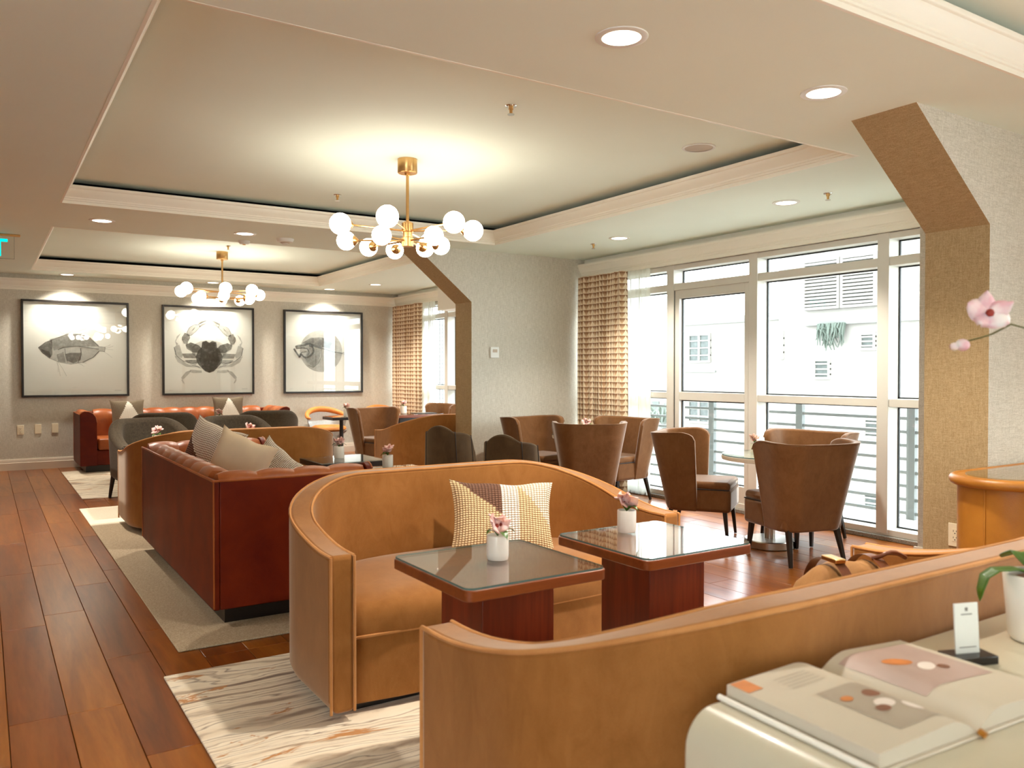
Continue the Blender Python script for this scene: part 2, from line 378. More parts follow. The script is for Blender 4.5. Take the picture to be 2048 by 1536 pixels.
def thing(name, label, cat, loc=(0, 0, 0), rz=0, group=None):
    o = bpy.data.objects.new(name, None); C.objects.link(o); o.location = loc; o.rotation_euler = (0, 0, rz); o.empty_display_size = 0.1
    return tag(o, label, cat, group)
def dup(root, loc, rz, label, group=None):
    def cp(o, par):
        c = o.copy(); C.objects.link(c); c.parent = par
        for ch in kids(o): cp(ch, c)
        return c
    c = cp(root, None); c.location = loc; c.rotation_euler = (0, 0, rz); c['label'] = label
    if group: c['group'] = group
    return c
def kids(o):
    return [x for x in C.objects if x.parent == o]
_k = {}
def struct(mb, name, mat, parent=None, **k):
    o = mb.build(name, mat, parent, **k); tag(o, kind='structure'); return o
def sstep(a, b, x):
    t = max(0, min(1, (x-a)/(b-a))); return t*t*(3-2*t)

# ------------------------------------------------------------------ room
ZC = 2.67; ZT = 2.86; XW = 6.05; YF = 13.03
def spans(cuts, lo, hi):
    out = []; p = lo
    for a, b in cuts: out.append((p, a)); p = b
    out.append((p, hi)); return out
# floor with boards
XL, YB = -3.0, -4.0
fl = struct(MB().box(XL, YB, -0.10, XW+0.2, YF+0.1, -0.012), 'floor', M['gasket'])
for _i in range(0): pass
pw = 0.2; rows = list(range(-1, 31)); n_pl = 0; far = MB(); shared = {}
def plank_mesh(L):
    key = round(L, 2)
    if key not in shared:
        g = 0.0012; me_o = MB().box(g, g, -0.012, pw-g, key-g, 0).build('plank', M['plank'], fl, bevel=0.0015, seg=1); shared[key] = me_o; return me_o, True
    return shared[key], False
cands = []
for r in range(-16, 31):
    x0 = 0.07+pw*r; y = -4.0+random.random()*0.9
    first = True
    while y < YF:
        L = random.choice((1.15, 1.35, 1.55, 1.35)); 
        if y+L > YF: L = round(YF-y, 2)
        if L < 0.05: break
        inview = x0 > -0.2 and y+L > 1.2 and (x0+pw)/(max(y+L, .01)) > 0.0 and x0/(max(y+L, .1)) < 1.75
        cands.append((x0, y, L, inview)); y += L
vis = sorted([c for c in cands if c[3]], key=lambda c: (c[0]**2+c[1]**2))[:296]
vs_ = set((c[0], c[1]) for c in vis)
for x0, y, L, iv in cands:
    x1 = min(x0+pw, XW-0.001)
    if x1-x0 < 0.03: continue
    if (x0, y) in vs_ and x1-x0 > 0.15:
        src, new = plank_mesh(L)
        o = src if new else src.copy()
        if not new: C.objects.link(o)
        o.location = (x0, y, 0)
    else:
        far.box(max(x0, XL)+.001, y+.001, -0.012, x1-.001, y+L-.001, 0)
o = far.build('plank', M['plank'], fl); tag(o, kind='stuff')

# ceiling soffit with three tray openings
TR = [(0.53, 4.52, 3.11, 7.34), (0.55, 4.42, 8.62, 12.40), (0.53, 4.52, -2.35, 1.88)]
ce = MB(); ylo = YB
ys = sorted(TR, key=lambda t: t[2])
for (xa, xb, ya, yb) in ys:
    ce.box(XL, ylo, ZC, XW+0.2, ya, ZC+0.02)
    ce.box(XL, ya, ZC, xa, yb, ZC+0.02); ce.box(xb, ya, ZC, XW+0.2, yb, ZC+0.02); ylo = yb
ce.box(XL, ylo, ZC, XW+0.2, YF+0.1, ZC+0.02)
ceil = struct(ce, 'ceiling', M['ceiling'])
CROWN = [(0.003, 0), (0.003, 0.022), (0.010, 0.026), (0.010, 0.036), (0.016, 0.042), (0.016, 0.052), (0.024, 0.062), (0.038, 0.078), (0.048, 0.096), (0.052, 0.112), (0.060, 0.116), (0.064, 0.122), (0.064, 0.140), (-0.012, 0.140), (-0.012, 0)]
tn = 0
for (xa, xb, ya, yb) in TR:
    o_ = 0.11
    struct(MB().box(xa-o_, ya-o_, ZT, xb+o_, yb+o_, ZT+0.03), 'tray_panel', M['ceiling'], ceil)
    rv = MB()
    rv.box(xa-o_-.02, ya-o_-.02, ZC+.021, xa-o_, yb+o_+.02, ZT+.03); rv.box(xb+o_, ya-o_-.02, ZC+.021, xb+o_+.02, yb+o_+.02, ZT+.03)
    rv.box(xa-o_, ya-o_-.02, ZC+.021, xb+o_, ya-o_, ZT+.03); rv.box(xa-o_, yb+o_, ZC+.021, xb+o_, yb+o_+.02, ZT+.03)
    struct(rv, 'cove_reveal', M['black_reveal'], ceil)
    # mitred crown ring: sweep the profile around the opening
    m = MB(); n = len(CROWN); vs = []
    for sx, sy in ((0, 0), (1, 0), (1, 1), (0, 1)):
        for a, b in CROWN:
            vs.append(((xa+a) if not sx else (xb-a), (ya+a) if not sy else (yb-a), ZC-0.001+b))
    fs = []
    for k in range(4):
        for i in range(n): fs.append((k*n+i, ((k+1) % 4)*n+i, ((k+1) % 4)*n+(i+1) % n, k*n+(i+1) % n))
    m.add(vs, fs); tn += 1
    struct(m, 'trim_%d' % tn, M['trim'], smooth=35)

# far picture wall, left wall, back wall
struct(MB().box(XL, YF, -0.1, XW+0.3, YF+0.15, ZT+0.1), 'wall_far', M['wall'])
struct(MB().box(XL-0.15, 2.2, -0.1, XL, YF+0.15, ZT+0.1).box(XL-.15, YB, -.1, XL, -3.6, ZT+.1).box(XL-.15, -3.6, -.1, XL, -.4, .3).box(XL-.15, -3.6, 2.45, XL, -.4, ZT+.1).box(XL-.15, -.4, -.1, XL, 2.2, ZT+.1), 'wall_left', M['wall'])
struct(MB().box(XL-0.15, YB-0.15, -0.1, XW+0.3, YB, ZT+0.1), 'wall_back', M['wall'])
wb = thing('window_4', None, None); wb['kind'] = 'structure'
for k in range(4): MB().box(XL-.12, -3.6+3.1*k/3, .3, XL-.02, -3.5+3.1*k/3, 2.45).build('mullion', M['frame_alu'], wb)
MB().box(XL-.07, -3.6, .3, XL-.064, -.4, 2.45).build('pane', M['glass'], wb)
# far crown and baseboard
WCR = [(a*0.95, b*1.08) for a, b in CROWN[:-2]]+[(-0.003, 0.151), (-0.003, 0)]
m = MB().extr(WCR, (XL, YF, 2.458), (XW-0.05, YF, 2.458), (0, -1, 0)); tn += 1; struct(m, 'trim_%d' % tn, M['trim'], smooth=35)
BB = [(0, 0), (0.022, 0), (0.022, 0.10), (0.016, 0.104), (0.016, 0.128), (0.010, 0.15), (0, 0.15)]
struct(MB().extr(BB, (XL, YF, 0), (XW, YF, 0), (0, -1, 0)), 'baseboard_far', M['base'], smooth=35)
# bay partitions with raked bracket
def partition(name, y0, y1, xe, zt, xt):
    n = MB(); poly = [(xe, 0), (XW+0.2, 0), (XW+0.2, ZC+.01), (xt, ZC+.01), (xe, zt)]
    vs = [(x, y0, z) for x, z in poly]+[(x, y1, z) for x, z in poly]
    n.add(vs, [(0, 1, 2, 3, 4), (9, 8, 7, 6, 5), (0, 5, 6, 1), (1, 6, 7, 2), (2, 7, 8, 3)])
    w = struct(n, name, M['wall'])
    e = MB().add([(xe, y0, 0), (xe, y1, 0), (xe, y1, zt), (xe, y0, zt), (xt, y0, ZC+.01), (xt, y1, ZC+.01)], [(0, 1, 2, 3), (3, 2, 5, 4)])
    struct(e, 'end_panel', M['wall_end'], w)
    return w
partition('wall_middle', 7.79, 8.15, 4.494, 2.105, 3.79)
partition('wall_right', 2.33, 2.69, 4.56, 2.14, 3.85)
def bb_box(nm, p0, p1, side): struct(MB().extr(BB, p0, p1, side), nm, M['base'], smooth=35)
bb_box('baseboard_middle', (4.472, 7.79, 0), (XW, 7.79, 0), (0, -1, 0))
bb_box('baseboard_middle_end', (4.494, 8.15, 0), (4.494, 7.768, 0), (-1, 0, 0))
bb_box('baseboard_right', (4.538, 2.33, 0), (XW, 2.33, 0), (0, -1, 0))
bb_box('baseboard_right_end', (4.56, 2.69, 0), (4.56, 2.308, 0), (-1, 0, 0))
# jog beside the near window, bulkhead in the far bay
struct(MB().box(5.36, 2.69, 0, XW+0.1, 3.20, ZC), 'wall_jog', M['wall'])
struct(MB().extr(BB, (5.36, 3.222, 0), (5.36, 2.69, 0), (-1, 0, 0)), 'baseboard_jog', M['base'], smooth=35)
struct(MB().box(4.66, 8.15, 2.085, XW, 8.9, ZC), 'wall_bulkhead', M['trim'])
# header above the windows
hd = MB().box(XW, -4, 2.455, XW+0.3, YF, ZC+0.2); struct(hd, 'wall_window_header', M['trim'])
struct(MB().box(6.005, 3.2, 2.452, XW, 7.79, 2.605).box(6.005, 8.9, 2.452, XW, YF, 2.605).box(6.005, -4, 2.452, XW, 2.33, 2.605), 'trim_4', M['trim'])
for ya, yb in ((3.2, 7.79), (8.9, YF-0.0), (-4, 2.33)):
    tn += 1; struct(MB().extr(WCR, (6.005, ya, 2.458), (6.005, yb, 2.458), (-1, 0, 0)), 'trim_%d' % (tn+1), M['trim'], smooth=35)

# ------------------------------------------------------------------ windows
Z_MID = 1.095; Z_UP = 2.222
def window(idx, ya, yb, mull, doors=()):
    w = thing('window_%d' % idx, None, None, (0, 0, 0)); w['kind'] = 'structure'
    MB().box(XW-0.03, ya, 0, XW+0.22, yb, 0.035).build('stone_curb', M['stone'], w, bevel=.004)
    MB().box(XW+.006, ya, 0.035, XW+0.16, yb, 0.085).build('sill', M['frame_alu'], w, bevel=.003)
    MB().box(XW+.006, ya, 2.40, XW+0.16, yb, 2.447).build('head_rail', M['frame_alu'], w)
    for y in mull: MB().box(XW, y-0.05, 0.05, XW+0.17, y+0.05, 2.450).build('mullion', M['frame_alu'], w, bevel=.003)
    edges = [ya]+sorted(mull)+[yb]
    for a, b in zip(edges, edges[1:]):
        a2 = a+(0.05 if a in mull else 0); b2 = b-(0.05 if b in mull else 0)
        isd = any(abs((a+b)/2-d) < 0.3 for d in doors)
        MB().box(XW+0.01, a2, Z_UP-0.035, XW+0.16, b2, Z_UP+0.035).build('transom', M['frame_alu'], w, bevel=.003)
        segs = [(Z_UP+.035, 2.40)]
        if not isd:
            MB().box(XW+0.01, a2, Z_MID-0.032, XW+0.16, b2, Z_MID+0.032).build('transom', M['frame_alu'], w, bevel=.003)
            segs += [(0.085, Z_MID-.032), (Z_MID+.032, Z_UP-.035)]
        for z0, z1 in segs:
            g = .012; MB().box(XW+.135, a2, z0, XW+.15, a2+g, z1).box(XW+.135, b2-g, z0, XW+.15, b2, z1).box(XW+.135, a2, z0, XW+.15, b2, z0+g).box(XW+.135, a2, z1-g, XW+.15, b2, z1).build('gasket', M['gasket'], w)
            MB().box(XW+.140, a2, z0, XW+.146, b2, z1).build('pane', M['glass'], w)
    return w
window(1, 3.2, 7.79, [3.917, 5.235, 6.335], doors=(5.785,))
window(2, 8.16, YF, [8.75, 9.95, 11.28, 12.4])
struct(MB().box(XW, .5, 0, XW+.25, 2.33, 2.46), 'wall_light_blocker', M['wall'])  # unseen wall piece, added to keep window light off the right wall
window(3, -4.0, .5, [-2.7, -1.4, -0.1])
d = thing('door_1', None, None); d['kind'] = 'structure'
DY0, DY1 = 5.287, 6.283; t_ = 0.085
MB().box(XW+.02, DY0, .085, XW+.10, DY0+t_*.75, Z_UP-.036).box(XW+.02, DY1-t_*.75, .085, XW+.10, DY1, Z_UP-.036).box(XW+.02, DY0+t_*.75, Z_UP-.036-t_, XW+.10, DY1-t_*.75, Z_UP-.036).box(XW+.02, DY0+t_*.75, .085, XW+.10, DY1-t_*.75, .085+.16).build('door_frame', M['frame_alu'], d, bevel=.003)
MB().box(XW+.02, DY0+t_*.75, Z_MID-.045, XW+.10, DY1-t_*.75, Z_MID+.04).build('door_rail', M['frame_alu'], d, bevel=.003)
for z0, z1 in ((.245, Z_MID-.045), (Z_MID+.04, Z_UP-.036-t_)):
    a, b = DY0+t_*.75, DY1-t_*.75; g = .012
    MB().box(XW+.06, a, z0, XW+.075, a+g, z1).box(XW+.06, b-g, z0, XW+.075, b, z1).box(XW+.06, a, z0, XW+.075, b, z0+g).box(XW+.06, a, z1-g, XW+.075, b, z1).build('gasket', M['gasket'], d)
    MB().box(XW+.064, a, z0, XW+.070, b, z1).build('pane', M['glass'], d)
MB().box(XW+.012, DY0-.035, .085, XW+.02, DY0+.0, Z_UP-.036).box(XW+.012, DY1, .085, XW+.02, DY1+.008, Z_UP-.036).build('door_stop', M['gasket'], d)

# ------------------------------------------------------------------ outside
o = MB().box(XW+0.2, -4, -0.25, 7.45, 13.5, -0.05).build('balcony_slab', M['ext_tile']); tag(o, kind='structure')
bt = MB()
for i in range(29):
    for j in range(2):
        bt.box(XW+.25+j*.6, -3.9+i*.6, -.05, XW+.84+j*.6, -3.31+i*.6, -.042)
bo = bt.build('paving_tile', M['ext_tile'], o, bevel=.003, seg=1); tag(bo, kind='stuff')
rl = thing('balcony_railing', 'grey metal balcony railing of horizontal bars outside the glass wall', 'railing', (7.3, 4.42, -.05))
for k in range(-4, 9):
    y = k*1.25
    MB().box(-.025, y-.04, 0, .025, y+.04, 1.14).build('post', M['rail_grey'], rl)
for k in range(8):
    z = .953-.127*k
    MB().box(-.012, -6.2, z-.014, .012, 9.0, z+.014).build('rail', M['rail_grey'], rl)
MB().box(-.03, -6.2, 1.09, .03, 9.0, 1.12).build('top_rail', M['rail_grey'], rl)
def far_window(par, x, y0, y1, z0, z1, nu, nv):
    f = MB(); t = .05
    f.box(x-.05, y0, z0, x+.0, y0+t, z1).box(x-.05, y1-t, z0, x, y1, z1).box(x-.048, y0+t, z0, x, y1-t, z0+t).box(x-.048, y0+t, z1-t, x, y1-t, z1)
    for i in range(1, nu): yy = y0+(y1-y0)*i/nu; f.box(x-.045, yy-.03, z0, x, yy+.03, z1)
    for j in range(1, nv): zz = z0+(z1-z0)*j/nv; f.box(x-.04, y0, zz-.015, x, y1, zz+.015)
    fo = f.build('window', M['ext_white'], par)
    MB().box(x-.02, y0+t, z0+t, x-.01, y1-t, z1-t).build('pane', M['ext_glass'], fo)
bA = thing('low_white_building', 'white stucco building with paned windows seen through the balcony door', 'building', (15, 13.6, -12))
def P(o, x, y, z): return (x-o.location[0], y-o.location[1], z-o.location[2])
MB().box(0, -1.5, 0, 6, 1.75, 14.65).build('wall', M['ext_white'], bA)
MB().box(-.06, -1.5, 14.5, 0, 1.8, 14.66).build('parapet', M['ext_ledge'], bA)
for z0 in (1.56, -0.05+.1, -1.6, -3.2): far_window(bA, 0, .67, 1.42, z0+12, z0+12.72, 2, 4)
for zc in (1.32, -.45, -2.1): MB().box(-.05, .5, zc+12, 0, 1.7, zc+12.04).build('ledge', M['ext_ledge'], bA)
bB = thing('tall_white_building', 'tall white stucco building with large grey louvres and stained ledge', 'building', (14.4, 8, -12))
MB().box(0, -9, 0, 6, 3.75, 17.5).build('wall', M['ext_white'], bB)
MB().box(-.10, -3, 14.28, 0, 3.05, 14.36).build('ledge', M['ext_ledge'], bB)
x_ = 14.4
for (ya, yb) in ((2.2, 3.06), (1.40, 2.17)):
    MB().box(-.06, ya, 14.6, -.01, yb, 15.62).build('louvre_backing', M['ext_shade'], bB)
    fr = MB().box(-.12, ya, 14.6, 0, ya+.05, 15.62).box(-.12, yb-.05, 14.6, 0, yb, 15.62).box(-.118, ya+.05, 14.6, 0, yb-.05, 14.65).box(-.118, ya+.05, 15.57, 0, yb-.05, 15.62).build('louvre_frame', M['ext_white'], bB)
    for k in range(13):
        z = 14.69+k*.07; MB().obox((-.09, (ya+yb)/2, z), (.035, (yb-ya)/2-.05, .021)).build('slat', M['ext_white'], bB)
for (ya, yb, z0, z1) in ((2.45, 2.85, 13.18, 13.6), (2.45, 2.85, 11.55, 11.95), (2.45, 2.85, 10.0, 10.4), (1.25+.2, 1.6+.2, 13.75, 14.1), (1.35, 1.7, 12.05, 12.45), (1.35, 1.7, 10.6, 11.0), (3.6, 3.7, 13.6, 14.2)):
    far_window(bB, 0, ya, yb, z0, z1, 1, 4)
o = thing('hanging_weeds', 'grey green weeds hanging under the ledge of the tall building', 'plant', (14.28, 10.35, 2.28))
m = MB()
for k in range(70):
    a = random.uniform(-.30, .30); L = random.uniform(.1, .6)*(1-abs(a)); x = random.uniform(-.06, .05)
    m.tube([(x, a, .02), (x-.05, a+random.uniform(-.05, .05), -L*.5), (x-.03, a+random.uniform(-.1, .1), -L)], .025, 4, .008)
mo = m.build('foliage', M['foliage'], o); tag(mo, kind='stuff')
bC = thing('ribbed_grey_shed', 'grey ribbed wall with a sloping white coping outside the far window', 'building', (8.6, 15.2, -12))
rb = MB()
for k in range(44):
    y = -4.5+.13*k; zt = 15.55-(.62 if True else 0)*max(0, -(y-.6))*.62 if y < .6 else 15.55
    rb.box(-.03, y, 0, .0, y+.1, zt).box(0, y, 0, .3, y+.13, zt)
rb.build('rib', M['ribbed'], bC)['kind'] = 'stuff'
MB().tube([(-.06, .6, 15.62), (-.06, -4.6, 13.65)], .035, 6).build('coping', M['ext_white'], bC)
o = MB().box(8, -60, -12.2, 200, 150, -12).build('ground', M['ext_ground']); tag(o, kind='structure')
o = thing('distant_low_building', 'low white distant building at the horizon beyond the glass wall', 'building', (60, 62, -12))
MB().box(-5, -8, 0, 5, 8, 11.4).build('wall', M['ext_white'], o)
for k in range(7): MB().box(-5.1, -7+k*2, 9.6, -5, -6+k*2, 10.4).build('pane', M['ext_glass'], o)
o = thing('palm_tree', 'small pale palm top beyond the railing', 'tree', (24, 25.5, -12))
m = MB()
for k in range(26):
    a = k*2*PI/26+random.random()*.2; r = random.uniform(1.2, 1.9); h = random.uniform(.2, .8)
    m.tube([(0, 0, 11.2), (math.cos(a)*r*.5, math.sin(a)*r*.5, 11.2+h), (math.cos(a)*r, math.sin(a)*r, 11.2+h*.1)], .09, 4, .02)
m.build('crown', M['foliage'], o)['kind'] = 'stuff'; MB().tube([(0, 0, 0), (0, 0, 11.2)], .15, 8).build('trunk', M['ext_shade'], o)

# ------------------------------------------------------------------ curtains
def cloth(name, mat, y0, y1, x, amp, nf, z0, z1, label, cat, drift=0.0):
    N = nf*10
    def fn(u, v):
        a = u*nf*2*PI
        a += 1.1*math.sin(u*11+1)+.5*math.sin(u*29); k = 1+0.4*math.sin(u*17)+0.1*math.sin(3*v)
        return (x+amp*k*math.sin(a)+0.006*math.sin(9*u+4*v), y0+(y1-y0)*u+0.3*amp*math.cos(a)*(.5+v), z0+(z1-z0)*v)
    L = abs(y1-y0)*3.0
    m = MB().grid(fn, N, 24, uv=lambda u, v: (u*L, v*(z1-z0)))
    o = m.build(name, mat, None, smooth=180); tag(o, label, cat); return o
cloth('patterned_curtain', M['curtain'], 6.93, 7.74, 5.945, .042, 12, .01, 2.45, 'tan triangle-print curtain gathered against the middle wall', 'curtain')
cloth('sheer_curtain', M['sheer'], 6.60, 6.95, 6.01, .012, 6, .01, 2.45, 'white sheer curtain hanging beside the balcony door', 'curtain')
cloth('patterned_curtain', M['curtain'], 11.93, 12.97, 5.945, .042, 14, .01, 2.45, 'tan triangle-print curtain at the far corner by the picture wall', 'curtain')
cloth('sheer_curtain', M['sheer'], 11.52, 11.95, 5.98, .014, 6, .01, 2.45, 'white sheer curtain at the far window by the picture wall', 'curtain')

# ------------------------------------------------------------------ ceiling fixtures
def spot(parent, loc, w=SPOT_W, ang=110, col=LAMP, blend=.7):
    l = bpy.data.lights.new('bulb', 'SPOT'); l.energy = w; l.color = col; l.spot_size = math.radians(ang); l.spot_blend = blend; l.shadow_soft_size = .05
    o = bpy.data.objects.new('bulb', l); C.objects.link(o); o.parent = parent; o.location = loc; return o
def downlight(x, y, label, w=SPOT_W, ang=110):
    t = thing('recessed_downlight', label, 'downlight', (x, y, ZC), 0, 'recessed ceiling downlights')
    MB().lathe([(.078, -.006), (.095, -.008), (.105, -.004), (.106, 0), (.078, 0)], 32).build('trim_ring', M['white_plastic'], t, smooth=40)
    MB().lathe([(0.0001, -.004), (.078, -.004), (.078, -.002), (.0001, -.002)], 32).build('lens', M['lamp_disc'], t)
    spot(t, (0, 0, -.02), w, ang)
DL = [(2.133, 2.511, 'large bright downlight on the soffit nearest the viewer', 1), (3.361, 2.489, 'downlight on the soffit beside the raked bracket of the right wall', 1),
      (5.30, 4.26, 'downlight over the round table nearest the right wall', 1), (5.32, 6.29, 'downlight over the window soffit near the patterned curtain', 1),
      (.89, 8.02, 'downlight between the two trays nearest the exit sign', 1), (2.127, 8.033, 'downlight between the trays beside the smoke detector', 1),
      (.98, 12.74, 'downlight washing the long fish picture', 2), (2.9, 12.74, 'downlight washing the crab picture', 2), (4.71, 12.74, 'downlight washing the round fish picture', 2),
      (5.05, 11.68, 'downlight near the far window corner', 1)]
for x, y, lb, k in DL: downlight(x, y, lb, SPOT_W*(1.0 if k == 1 else .85), 110 if k == 1 else 120)
for x, y, lb in ((5.3, .8, 'downlight by the window behind the right wall'), (5.3, -1.4, 'downlight by the window behind the viewer'), (2.2, -3.0, 'downlight at the back wall behind the viewer'), (-1.2, 1.0, 'downlight over the aisle beside the viewer'),
              (-1.2, 5.0, 'downlight over the aisle left of the near tray'), (-1.2, 9.0, 'downlight over the aisle left of the far tray'), (5.1, 9.6, 'downlight hidden by the middle wall bracket')):
    downlight(x, y, lb, SPOT_W)
def sprinkler(x, y, z, label):
    t = thing('ceiling_sprinkler', label, 'sprinkler', (x, y, z))
    MB().lathe([(.0001, -.006), (.03, -.005), (.034, 0), (.0001, 0)], 20).build('escutcheon', M['chrome'], t, smooth=40)
    MB().lathe([(.009, -.045), (.009, -.02), (.014, -.02), (.014, -.005), (.0001, -.005)], 12).build('nozzle', M['brass'], t, smooth=40)
    MB().lathe([(.0001, -.05), (.02, -.05), (.02, -.046), (.0001, -.046)], 16).build('deflector', M['chrome'], t)
sprinkler(2.543, 3.957, ZT, 'sprinkler head in the near tray ceiling closest to the viewer')
sprinkler(2.569, 6.75, ZT, 'sprinkler head in the near tray ceiling behind the globe chandelier')
sprinkler(5.347, 6.733, ZC, 'sprinkler head on the window soffit near the curtain')
sprinkler(5.295, 3.878, ZC, 'sprinkler head on the window soffit near the raked bracket')
sprinkler(2.5, 10.2, ZT, 'sprinkler head in the far tray ceiling')
t = thing('ceiling_speaker', 'round beige ceiling speaker in the near tray', 'speaker', (4.08, 4.0, ZT))
MB().lathe([(.095, -.006), (.11, -.006), (.112, 0), (.095, 0)], 32).build('bezel', M['white_plastic'], t, smooth=40)
MB().lathe([(.0001, -.004), (.095, -.004), (.095, -.001), (.0001, -.001)], 32).build('grille', M['grille'], t)
t = thing('smoke_detector', 'white dome smoke detector on the soffit between the trays', 'detector', (2.551, 8.15, ZC))
MB().lathe([(.0001, -.055), (.03, -.053), (.035, -.04), (.075, -.03), (.085, -.012), (.088, 0), (.0001, 0)], 28).build('housing', M['white_plastic'], t, smooth=40)
MB().lathe([(.036, -.045), (.045, -.04), (.045, -.036), (.036, -.036)], 20).build('vent', M['grille'], t)
t = thing('smoke_detector', 'small white detector on the soffit left of the dome detector', 'detector', (2.241, 8.5, ZC))
MB().lathe([(.0001, -.035), (.04, -.033), (.055, -.015), (.058, 0), (.0001, 0)], 24).build('housing', M['white_plastic'], t, smooth=40)
MB().lathe([(.0001, -.042), (.015, -.042), (.015, -.03), (.0001, -.03)], 12).build('sensor', M['brass'], t)

def chandelier(x, y, rz, label):
    t = thing('globe_chandelier', label, 'chandelier', (x, y, ZT), rz)
    MB().lathe([(.0001, -.10), (.066, -.10), (.07, -.095), (.07, 0), (.0001, 0)], 32).build('canopy', M['brass'], t, smooth=40)
    MB().lathe([(.0001, -.44), (.011, -.44), (.011, -.12), (.018, -.115), (.018, -.09), (.0001, -.09)], 12).build('stem', M['brass'], t, smooth=40)
    MB().lathe([(.0001, -.62), (.042, -.62), (.042, -.56), (.034, -.555), (.034, -.52), (.042, -.515), (.042, -.455), (.02, -.44), (.0001, -.44)], 20).build('hub', M['brass'], t, smooth=40)
    G = [(-.50, .01, 0), (-.34, -.41, 0), (-.36, .26, 1), (-.10, .47, 1), (-.24, -.09, 1), (.07, -.27, 1), (.32, .10, 1), (.125, -.46, 0), (.40, -.24, 0), (.13, .50, 1), (.39, .43, 0), (.28, .28, 1)]
    zs = (-.515, -.585)
    for gx, gy, lv in G:
        r = .076 if lv == 0 else .07
        z = -.505 if lv == 0 else -.575
        dv = Vector((gx, gy, 0)).normalized(); L = Vector((gx, gy, 0)).length
        a = MB().tube([dv*.03+Vector((0, 0, z-.005)), dv*(L-r-.01)+Vector((0, 0, z))], .0065, 8)
        ao = a.build('arm', M['brass'], t, smooth=40)
        MB().lathe([(.012, -.02), (.022, -.012), (.038, .006), (.0385, .010), (.02, -.004), (.0001, -.004)], 16, dv*(L-r*.93)+Vector((0, 0, z)), dv).build('cup', M['brass'], ao, smooth=40)
        MB().sphere((gx, gy, z), r*.98, 20).build('globe', M['globe'], t, smooth=180)
    return t
chandelier(2.56, 5.35, 0, 'brass chandelier with opal globes in the near ceiling tray')
chandelier(2.56, 10.75, math.radians(-24), 'brass chandelier with opal globes in the far ceiling tray')
chandelier(2.56, -.2, 0.5, 'brass globe chandelier in the tray behind the viewer')

# exit sign
t = thing('exit_sign', 'clear hanging exit sign with green letters at the left edge', 'sign', (.267, 9.31, ZC))
MB().box(-.34, -.02, -.02, .05, .02, 0).build('mount_bar', M['brass'], t, bevel=.004)
MB().box(-.33, -.004, -.235, 0, .004, -.02).build('plate', M['glass'], t)
MB().box(-.002, -.004, -.235, 0, .004, -.02).box(-.33, -.004, -.237, 0, .004, -.235).build('plate_edge', M['glass_edge'], t)
cu = bpy.data.curves.new('lettering', 'FONT'); cu.body = 'EXIT'; cu.size = .235; cu.extrude = .001; cu.align_x = 'RIGHT'; cu.offset = .004
tmp = bpy.data.objects.new('tmp', cu); C.objects.link(tmp); dg = bpy.context.evaluated_depsgraph_get(); dg.update()
mt_ = bpy.data.meshes.new_from_object(tmp.evaluated_get(dg)); bpy.data.objects.remove(tmp)
tx = bpy.data.objects.new('lettering', mt_); C.objects.link(tx); mt_.materials.clear(); mt_.materials.append(M['exit_green']); tx.parent = t; tx.location = (-.055, -.0065, -.212); tx.rotation_euler = (PI/2, 0, 0)

# ------------------------------------------------------------------ pictures
def picture(x, label, draw):
    t = thing('framed_print', label, 'picture', (x, YF-.005, 1.66))
    h = .67; f = .028
    MB().box(-h, -.05, -h, -h+f, 0, h).box(h-f, -.05, -h, h, 0, h).box(-h+f, -.05, -h, h-f, 0, -h+f).box(-h+f, -.05, h-f, h-f, 0, h).build('frame', M['black_frame'], t, bevel=.003)
    pp = MB().box(-h+f, -.02, -h+f, h-f, -.01, h-f).build('paper', M['paper'], t)
    lay = [0]
    def poly(mat, pts):
        lay[0] += 1; y = -.0203-lay[0]*.00012
        m = MB(); n = len(pts); m.add([(px, y, pz) for px, pz in pts], [tuple(range(n))]); return m, mat
    acc = {}
    def add(mat, pts):
        m, mt = poly(mat, pts); a = acc.setdefault(mat, MB()); a.add(m.v, m.f)
    def line(mat, pts, w):
        for (a, b) in zip(pts, pts[1:]):
            d_ = Vector((b[0]-a[0], b[1]-a[1])); n = Vector((-d_.y, d_.x)).normalized()*w/2
            add(mat, [(a[0]+n.x, a[1]+n.y), (b[0]+n.x, b[1]+n.y), (b[0]-n.x, b[1]-n.y), (a[0]-n.x, a[1]-n.y)])
    draw(add, line)
    # pencilled edition number and signature as small squiggles
    line('ink1', [(-.58+.012*i, -.60+(.008 if i % 2 else -.004)) for i in range(6)], .003)
    line('ink2', [(.48+.011*i, -.59+(.01 if i % 2 else -.004)) for i in range(9)], .003)
    for k_, a in acc.items(): a.build('print', M[k_], t)
    MB().box(-h+f, -.040, -h+f, h-f, -.038, h-f).build('glazing', M['glass'], t)
H2 = 1.284
